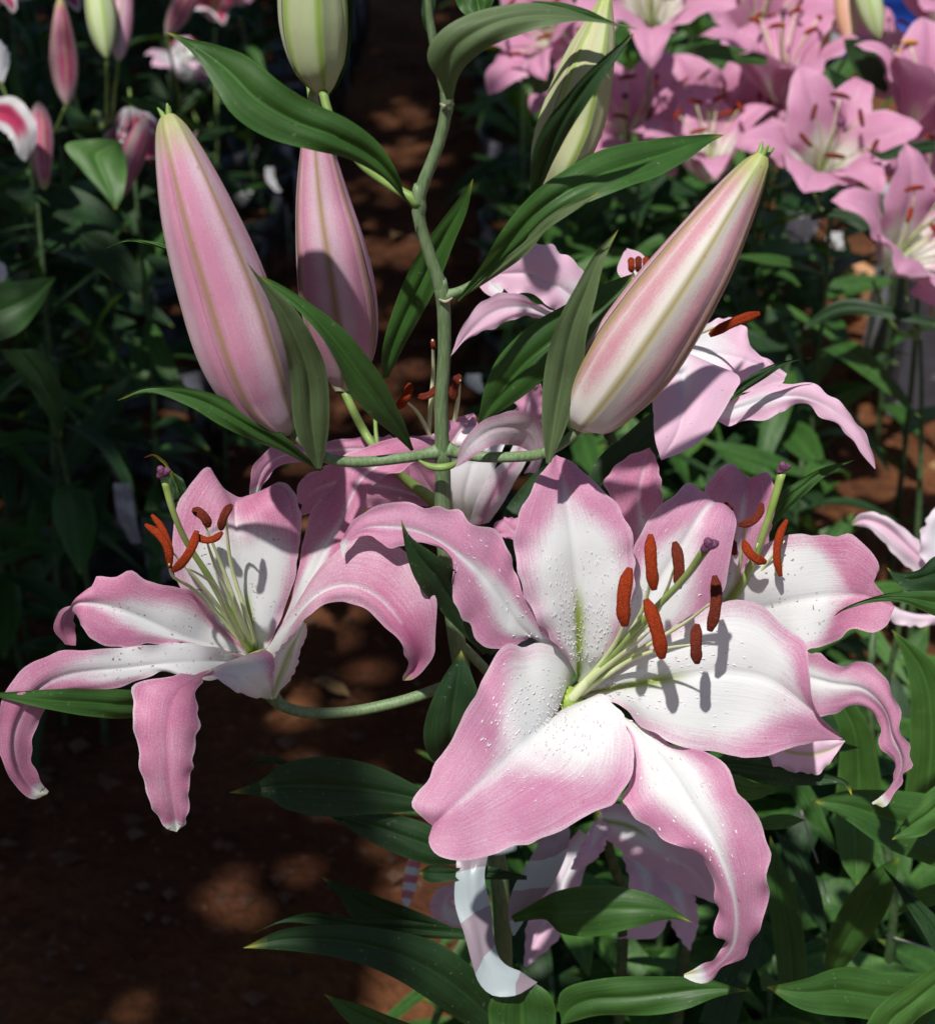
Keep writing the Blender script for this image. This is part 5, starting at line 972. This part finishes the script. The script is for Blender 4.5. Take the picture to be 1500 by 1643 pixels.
bed_plant(0, 0, 0, (-.45, 3.3), 'far lily with a bright pink flower at the top of the left bed', [(385, 5, 320, (.1, .7, .6), .9, .2, 'pink')], n=18, seed=27, mats=cm)
er = plant(.40, 1.22, .62, 'lily plant at the right edge with one curled pink petal and one white petal', n=10, seed=28, top=.8)
fe = tube('flower', [P(1600, 1000, 132), P(1575, 970, 130)], [.004, .010], er, M['style_base'], n=10, seed=1)
petal(fe, 'petal_lilac', [(1570, 930, 129), (1530, 912, 127.5), (1490, 884, 126.6), (1474, 868, 126.4), (1452, 850, 126.2), (1430, 833, 126.2), (1402, 822, 126.6), (1380, 824, 127), (1366, 838, 127.6)], [(1570, 950, 129), (1510, 922, 127.4), (1470, 890, 126.6), (1440, 862, 126.4), (1412, 842, 126.6), (1385, 834, 127.2), (1366, 841, 127.8)], [(1570, 975, 129), (1500, 942, 127.6), (1458, 912, 127), (1432, 888, 126.8), (1412, 864, 126.8), (1394, 848, 127), (1376, 844, 127.6), (1367, 844, 128)], seed=74, flat=0, ruffle=.001, label='pink petal curled at its tip, at the right edge', pt=lambda s_, v, d: (.55 + .5 * math.exp(-(s_ / .35) ** 2), 0, .5 * smooth(.94, .98, v)))
petal(fe, 'petal_lilac', [(1545, 940, 128), (1490, 912, 126), (1474, 880, 125.4), (1480, 845, 125.4), (1500, 815, 126), (1530, 790, 127)], [(1555, 930, 128.5), (1515, 890, 126.6), (1505, 850, 126), (1530, 790, 127)], [(1570, 915, 128), (1550, 880, 126.6), (1545, 840, 126.4), (1530, 790, 127)], seed=75, label='pale petal cut by the right edge', pt=lambda s_, v, d: (.15 + .3 * s_, 0, 0))
petal(fe, 'petal_lilac', [(1560, 960, 130), (1480, 990, 130), (1420, 965, 130), (1385, 950, 130.5)], [(1560, 975, 130), (1470, 985, 130), (1385, 952, 130.5)], [(1560, 995, 130), (1460, 1005, 130), (1410, 985, 130), (1386, 955, 130.5)], seed=76, pt=lambda s_, v, d: (.6, 0, 0))
# traced leaves of the left bed
lb = plant(-.50, 1.72, .62, 'shaded leafy lily plant with one broad lit leaf at the left', n=16, seed=31, mats=cm)
for mt, U, Lo, z in (('leaf_bright', [(190, 224), (150, 224), (105, 232), (130, 270), (160, 305), (186, 337)], [(196, 230), (203, 260), (203, 290), (196, 318), (186, 337)], (178, 176, 175)),
    ('leaf', [(90, 444), (40, 450), (-10, 455), (-60, 470)], [(88, 450), (60, 500), (20, 540), (-60, 560)], (165, 163, 162)),
    ('leaf_dark', [(130, 375), (170, 372), (205, 400), (225, 440), (228, 478)], [(128, 380), (150, 420), (190, 455), (228, 478)], (178, 178, 178)),
    ('leaf', [(195, 155), (235, 158), (262, 170), (282, 188)], [(195, 160), (230, 178), (282, 190)], (170, 168, 167)),
    ('leaf_dark', [(0, 560), (30, 600), (60, 640), (100, 700)], [(60, 560), (90, 600), (105, 650), (100, 700)], (150, 152, 155))):
    lf(lb, mt, U, Lo, z=list(z))

# filler rows
rnd = random.Random(11)
k = 0
for yy in [1.42 + i * .2 for i in range(22)]:
    for xx in (.16, .33, .47, .61):
        if (xx > .5 and 1.6 < yy < 2.55) or (xx > .4 and 1.7 < yy < 2.6): continue
        x, y = xx + rnd.uniform(-.05, .05) - (.0 if yy < 2 else .02), yy + rnd.uniform(-.07, .07)
        hgt = rnd.uniform(.42, .60) if yy < 2.4 else rnd.uniform(.5, .72)
        if yy < 1.9: hgt = rnd.uniform(.3, .5)
        k += 1
        plant(x, y, hgt, 'leafy green lily plant without flowers among the right bed', 'flowerless lilies of the right bed', n=26 if yy < 3.4 else 14, seed=100 + k)
for xx, yy, hh in ((.42, 1.72, .46), (.43, 1.92, .5), (.42, 2.15, .52), (.45, 2.4, .55)):
    k += 1
    plant(xx, yy, hh, 'leafy green lily plant without flowers among the right bed', 'flowerless lilies of the right bed', n=26, seed=900 + k)
for yy in (1.02, 1.14, 1.28):
    for xx in (.06, .17, .28, .39, .5):
        k += 1
        plant(xx + rnd.uniform(-.04, .04), yy + rnd.uniform(-.04, .04), rnd.uniform(.28, .42), 'low leafy lily shoot on the ground under the open flowers', 'low shoots at the near end of the right bed', n=22, seed=800 + k)
for yy in [1.75 + i * .2 for i in range(20)]:
    for xx in (-.66, -.86, -1.06, -1.26):
        if xx < -.29 * (yy + .9): continue
        x, y = xx + rnd.uniform(-.05, .05) + (0 if yy < 2.5 else .05 * (yy - 2.5)), yy + rnd.uniform(-.07, .07)
        k += 1
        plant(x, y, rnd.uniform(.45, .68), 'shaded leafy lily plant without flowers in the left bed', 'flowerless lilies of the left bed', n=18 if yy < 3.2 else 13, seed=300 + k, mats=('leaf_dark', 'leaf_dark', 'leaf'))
for yy in [2.3 + i * .3 for i in range(10)]:
    for xx in (1.35, 1.55):
        k += 1
        plant(xx + rnd.uniform(-.05, .05), yy + rnd.uniform(-.07, .07), rnd.uniform(.4, .7), 'leafy green lily plant beyond the far right path', 'lilies beyond the right path', n=14, seed=500 + k)
for i in range(26):
    k += 1
    plant(-1.6 + i * .13 + rnd.uniform(-.04, .04), 5.5 + rnd.uniform(-.25, .4), rnd.uniform(.6, .9), 'leafy lily plant in the farthest row at the top', 'lilies of the farthest row', n=16, seed=600 + k)

# grow bags along the aisle
M['bag'] = plain_mat('bag_black', (.012, .012, .014), (.035, .035, .04), scale=30, rough=.35, bump=.6, dist=.004)
M['bag_rim'] = plain_mat('bag_rim_grey', (.22, .22, .26), (.42, .42, .48), scale=50, rough=.5, bump=.5, dist=.003)
M['paper'] = plain_mat('paper_white', (.62, .63, .64), (.78, .78, .78), scale=40, rough=.6, bump=.3)
def bag(x, y, seed, label, group):
    e = empty('grow_bag', (x, y, 0), label, 'grow bag', group); vs, fs = [], []
    n = 22; prof = ((.085, .0), (.098, .03), (.1, .10), (.094, .16), (.098, .19), (.088, .188), (.08, .15))
    for j, (r, z) in enumerate(prof):
        for i in range(n):
            th = 6.2832 * i / n; q = r * (1 + .07 * noise.noise(Vector((math.cos(th) * 2 + seed, math.sin(th) * 2, z * 14))))
            vs.append((x + q * math.cos(th), y + q * math.sin(th), z + .01 * noise.noise(Vector((th, seed, j)))))
    for j in range(len(prof) - 1):
        for i in range(n): a = j * n + i; b = j * n + (i + 1) % n; fs.append((a, b, b + n, a + n))
    link('bag_wall', mesh('bag_wall', vs, fs), e, M['bag'])
    vs, fs = [], []
    for i in range(n + 1):
        th = 6.2832 * i / n; vs.append((x + .08 * math.cos(th) * (i < n), y + .08 * math.sin(th) * (i < n), .15 + .008 * noise.noise(Vector((th, seed, 1)))))
    for i in range(n): fs.append((i, (i + 1) % n, n))
    link('bag_soil', mesh('bag_soil', vs, fs), e, M['soil'])
    for s in range(3):
        a0 = random.uniform(-1.0, .6) - s * .7; vs, fs = [], []
        for q, (zz, ww) in enumerate(((.195, .12), (.15, .16), (.10, .14), (.06, .05))):
            for w in (-ww, 0, ww): vs.append((x + (.106 + .004 * (q % 2)) * math.cos(a0 + w), y + .106 * math.sin(a0 + w) - .004, zz))
        for q in range(3):
            for w in range(2): fs.append((q * 3 + w, q * 3 + w + 1, q * 3 + w + 4, q * 3 + w + 3))
        link('torn_flap', mesh('torn_flap', vs, fs), e, M['bag_rim'])
for i in range(14):
    y = 2.1 + i * .22; bag(-.54 + .05 * (y - 2.1), y, i * 3.1, 'black grow bag with torn grey lining at the left edge of the aisle', 'grow bags along the left of the aisle')
for i in range(12):
    y = 1.9 + i * .25; bag(.12, y, i * 2.3 + 50, 'black grow bag at the right edge of the aisle', 'grow bags along the right of the aisle')

# paper tags and odd things in the beds
def tag_strip(px, py, z, w, h, label, cat='plant tag', name='plant_tag', mat='paper', lean=.1):
    a = P(px, py, z); e = empty(name, tuple(a), label, cat)
    L = [a + RIGHT * (-w) , a + RIGHT * (-w * 1.1) - Vector((0, 0, h * .5)) , a + RIGHT * (-w * .7 + lean * h) - Vector((0, 0, h))]
    R = [a + RIGHT * w, a + RIGHT * (w * 1.1) - Vector((0, 0, h * .5)), a + RIGHT * (w * .5 + lean * h) - Vector((0, 0, h))]
    mm = [(p + q) / 2 for p, q in zip(L, R)]
    link('strip', blade('strip', L, mm, R, nu=3, nv=14, bulge=.1, groove=0, wob=.004), e, M[mat])
tag_strip(433, 268, 260, .007, .042, 'small white paper tag catching the sun in the left bed', lean=.3)
tag_strip(196, 775, 190, .010, .085, 'grey plastic strip hanging in the dark left of the dusted flower', 'plastic strip', 'plastic_strip', 'bag_rim')
tag_strip(1285, 340, 250, .022, .05, 'largest pale sheet of paper behind the pink lily stems', 'paper', 'paper_sheet')
tag_strip(1340, 372, 255, .012, .03, 'small scrap of white paper right of the pale sheet behind the stems', 'paper', 'paper_scrap', lean=.4)
tag_strip(760, 600, 230, .010, .03, 'white scrap of paper low beside the front stem, at the right of the aisle', 'paper', 'paper_scrap', lean=.5)
tag_strip(705, 400, 290, .012, .03, 'white scrap of paper halfway up the right side of the aisle', 'paper', 'paper_scrap', lean=-.4)
# posts, board and blue tarp at the right
M['post'] = plain_mat('post_grey', (.32, .34, .36), (.48, .50, .52), scale=20, rough=.5)
M['board'] = plain_mat('board_orange_wood', (.42, .20, .09), (.60, .34, .18), scale=12, aniso=(1, 6, 6), rough=.7)
M['tarp'] = plain_mat('tarp_blue', (.02, .07, .42), (.03, .11, .58), scale=9, rough=.4, bump=.5, dist=.01)
M['yellow'] = plain_mat('plastic_yellow', (.75, .45, .01), (.82, .52, .02), scale=9, rough=.35)
def box_geo(c, s, rot=None, bev=.1):
    bm_v = []; fs = []
    sx, sy, sz = s; R = rot or Matrix.Identity(3); b = min(s) * bev
    # bevelled box: 24 verts
    for ix in (-1, 1):
        for iy in (-1, 1):
            for iz in (-1, 1):
                for ax in range(3):
                    p = Vector((ix * (sx - (b if ax != 0 else 0)), iy * (sy - (b if ax != 1 else 0)), iz * (sz - (b if ax != 2 else 0)))); bm_v.append(Vector(c) + R @ p)
    import bmesh
    bm = bmesh.new(); 
    for p in bm_v: bm.verts.new(p)
    bmesh.ops.convex_hull(bm, input=bm.verts); me = bpy.data.meshes.new('box'); bm.to_mesh(me); bm.free(); return me
def boxo(name, parent, c, s, mat, rot=None):
    me = box_geo(c, s, rot); me.name = name; return link(name, me, parent, M[mat])
g = ground_pt(1470, 640); e = empty('post', (g.x + .05, g.y + .35, 0), 'grey square post beside the right path', 'post')
boxo('shaft', e, (g.x + .05, g.y + .35, .5), (.03, .03, .5), 'post'); boxo('foot_plate', e, (g.x + .05, g.y + .35, .01), (.06, .06, .012), 'post')
g = ground_pt(1490, 600); e = empty('wooden_board', (g.x, g.y, 0), 'orange wooden board edging the right path', 'board')
boxo('plank', e, (g.x + .02, g.y, .05), (.02, .35, .045), 'board', Matrix.Rotation(.35, 3, 'Z')); boxo('peg', e, (g.x + .09, g.y - .1, .06), (.012, .012, .07), 'board')
c = P(1475, 10, 330); e = empty('tarpaulin', (c.x, c.y, 0), 'blue plastic tarpaulin hanging at the top right corner', 'tarpaulin')
vs, fs = [], []
for j in range(14):
    for i in range(22): vs.append((c.x - .15 + i * .03, c.y + .03 * math.sin(i * .9) + .01 * math.sin(j), c.z + .12 - j * .02 + .004 * math.sin(i * 2)))
for j in range(13):
    for i in range(21): a = j * 22 + i; fs.append((a, a + 1, a + 23, a + 22))
link('sheet', mesh('sheet', vs, fs), e, M['tarp']); tube('pole', [Vector((c.x - .2, c.y, c.z + .13)), Vector((c.x + .55, c.y, c.z + .13))], [.012, .012], e, M['post'], n=10)
tube('leg', [Vector((c.x - .16, c.y + .01, 0)), Vector((c.x - .16, c.y + .01, c.z + .13))], [.012, .012], e, M['post'], n=10)
tube('leg', [Vector((c.x + .5, c.y + .01, 0)), Vector((c.x + .5, c.y + .01, c.z + .13))], [.012, .012], e, M['post'], n=10)
c = P(812, 68, 262); e = empty('plant_stake', (c.x, c.y, 0), 'yellow plastic stake tip poking out beside the top leaf', 'plant stake')
boxo('blade', e, tuple(c), (.045, .004, .008), 'yellow'); tube('rod', [Vector((c.x + .03, c.y, 0)), Vector((c.x + .03, c.y, c.z))], [.003, .003], e, M['stem_dark'], n=8)

# ================================================================== unseen net added above the left side to darken soil and beds
M['net'] = plain_mat('shade_net_green', (.010, .018, .012), (.018, .030, .020), scale=200, rough=.9, bump=.2)
def build_net():
    Z = 2.6; k = Z / -LD.z; cell = .025
    e = empty('shade_net', (-5.2, -2.5, 0), 'dark green shade net on poles over the left beds, torn in places', 'shade net')
    lit = []  # spots where holes are left in the net to let sun through
    for px, py, r, pr in ((445, 1405, .055, .40), (415, 1460, .045, .30), (470, 1500, .04, .06), (590, 1120, .10, .16), (600, 1250, .12, .12), (640, 1400, .10, .12), (655, 1560, .06, .05),
                          (650, 400, .09, .6), (630, 500, .07, .45), (660, 580, .07, .4), (620, 300, .10, .25), (650, 240, .09, .4), (650, 180, .09, .4), (650, 650, .14, .18),
                          (190, 640, .03, .6), (230, 610, .04, .4), (300, 590, .04, .3), (140, 830, .03, .6), (90, 870, .03, .3), (230, 780, .05, .15)):
        g = ground_pt(px, py); q = g - LD * k; lit.append((q.x, q.y, r, pr))
    for px, py, z, r, pr in ((155, 270, 176, .06, .9), (20, 190, 188, .08, .8), (60, 30, 215, .12, .6), (110, 110, 200, .07, .7), (180, 50, 195, .10, .9), (320, 140, 332, .16, .9), (215, 150, 198, .04, .8), (20, 480, 163, .06, .5), (433, 280, 260, .05, 1), (385, 5, 320, .1, .9), (290, 30, 225, .06, .35), (280, 620, 250, .05, .5), (400, 120, 300, .15, .3), (60, 400, 200, .2, .12), (900, 500, 260, .3, .2)):
        p = P(px, py, z); q = p - LD * ((Z - p.z) / -LD.z); lit.append((q.x, q.y, r, pr))
    vs, idx, fs = [], {}, []
    def vid(i, j):
        if (i, j) not in idx:
            x, y = -5.2 + i * cell, -2.5 + j * cell
            idx[(i, j)] = len(vs); vs.append((x + .012 * noise.noise(Vector((x * 9, y * 9, 0))), y + .012 * noise.noise(Vector((x * 9, y * 9, 4))), Z + .02 * math.sin(x * 2) + .015 * noise.noise(Vector((x * 2, y * 2, 9)))))
        return idx[(i, j)]
    rn = random.Random(5)
    for i in range(int((5.2 - .30) / cell)):
        for j in range(int(10.5 / cell)):
            x, y = -5.2 + (i + .5) * cell, -2.5 + (j + .5) * cell
            flap = (-.53 < x < -.45 and -.2 < y < .04) or (-.67 <= x < -.45 and -.2 < y < -.12)  # extra net pieces added only to shade the low front leaves
            if x > (-.67 if y < .35 else -.67 + .32 * smooth(.35, .6, y)) and not flap: continue
            hole = .006
            for a, b, r, pr in lit:
                d = math.hypot(x - a, y - b) / (r * 1.25 * (1 + .6 * noise.noise(Vector((x * 14, y * 14, 1)))))
                if d < 1: hole = max(hole, pr * min(1, 1.8 * (1 - d)))
            if rn.random() < hole: continue
            fs.append((vid(i, j), vid(i + 1, j), vid(i + 1, j + 1), vid(i, j + 1)))
    link('net', mesh('net', vs, fs), e, M['net'])
    for x, y in ((-5.2, -2.5), (-.8, -2.5), (-5.2, 7.9), (-.8, 7.9)):
        tube('pole', [Vector((x, y, 0)), Vector((x, y, Z))], [.025, .025], e, M['post'], n=10, seg=4)
build_net()

# grey planter beyond the right path and single leaves among the bright flowers
c = P(1500, 470, 300); e = empty('planter_box', (c.x + .03, c.y, 0), 'pale grey planter box beyond the right path', 'planter')
boxo('box_body', e, (c.x + .03, c.y, .17), (.12, .12, .17), 'post'); boxo('box_rim', e, (c.x + .03, c.y, .355), (.13, .13, .014), 'post')
lp = bpy.data.objects['lily_plant.012'] if 'lily_plant.012' in bpy.data.objects else rt
for mt, U, Lo, z in (('leaf_dark', [(1420, 150), (1385, 130), (1360, 95), (1352, 62)], [(1430, 130), (1412, 95), (1385, 65), (1352, 62)], (200, 199, 198)),
    ('leaf_dark', [(1372, 165), (1345, 160), (1335, 135), (1325, 105)], [(1385, 150), (1372, 135), (1350, 120), (1325, 105)], (198, 197, 196)),
    ('leaf', [(1230, 90), (1180, 75), (1130, 70), (1110, 85)], [(1230, 105), (1180, 100), (1140, 95), (1110, 85)], (205, 203, 202)),
    ('leaf', [(870, 80), (845, 95), (835, 120), (845, 150)], [(890, 100), (890, 130), (875, 150), (845, 150)], (215, 214, 214)),
    ('leaf_dark', [(1500, 225), (1450, 230), (1410, 245), (1385, 235)], [(1500, 245), (1450, 250), (1415, 258), (1385, 235)], (188, 187, 187)),
    ('leaf_dark', [(1300, 345), (1330, 335), (1370, 340), (1400, 365), (1415, 400)], [(1300, 355), (1330, 350), (1365, 360), (1390, 380), (1415, 400)], (190, 189, 188)),
    ('leaf_dark', [(1290, 520), (1350, 480), (1420, 490), (1520, 520)], [(1290, 530), (1350, 505), (1420, 510), (1520, 530)], (186, 184, 182))):
    lf(lp, mt, U, Lo, z=list(z), nv=20, nu=5)

# dry leaves lying on the path
M['dry_leaf'] = leaf_mat('leaf_dry', (0.20, 0.11, 0.04), (0.34, 0.22, 0.10), trans=.1, rough=.7)
rr_ = random.Random(41)
for i, (px, py) in enumerate(((560, 1130), (230, 615), (205, 600), (300, 590), (250, 650), (120, 830), (660, 480), (630, 395), (150, 700), (330, 640), (1420, 700), (1470, 760), (1400, 600))):
    g = ground_pt(px, py); x, y = g.x, g.y; e = empty('fallen_leaf', (x, y, ground_h(x, y)), 'dry brown fallen leaf lying on the red soil', 'fallen leaf', 'dry leaves on the soil')
    a = rr_.uniform(0, 6.28); d = Vector((math.cos(a), math.sin(a), 0)); q = Vector((-d.y, d.x, 0)); Ln = rr_.uniform(.05, .10); b = Vector((x, y, ground_h(x, y) + .006))
    mid = [b + d * Ln * t + Vector((0, 0, .012 * math.sin(t * 3.1 + i))) + q * .012 * math.sin(2 * t) for t in (0, .25, .5, .75, 1)]
    w = [.002, .010, .012, .008, .0005]
    me = blade('blade', [m_ - q * k_ + Vector((0, 0, .004)) for m_, k_ in zip(mid, w)], mid, [m_ + q * k_ + Vector((0, 0, .005)) for m_, k_ in zip(mid, w)], nu=3, nv=12, ruffle=.003, wob=.004, seed=i, paint=paint_leaf(tip=0))
    link('leaf_blade', me, e, M['dry_leaf']); tube('stalk', [mid[0], mid[0] - d * .02 + Vector((0, 0, .002))], [.0008, .0006], e, M['dry_leaf'], n=5, seg=5)
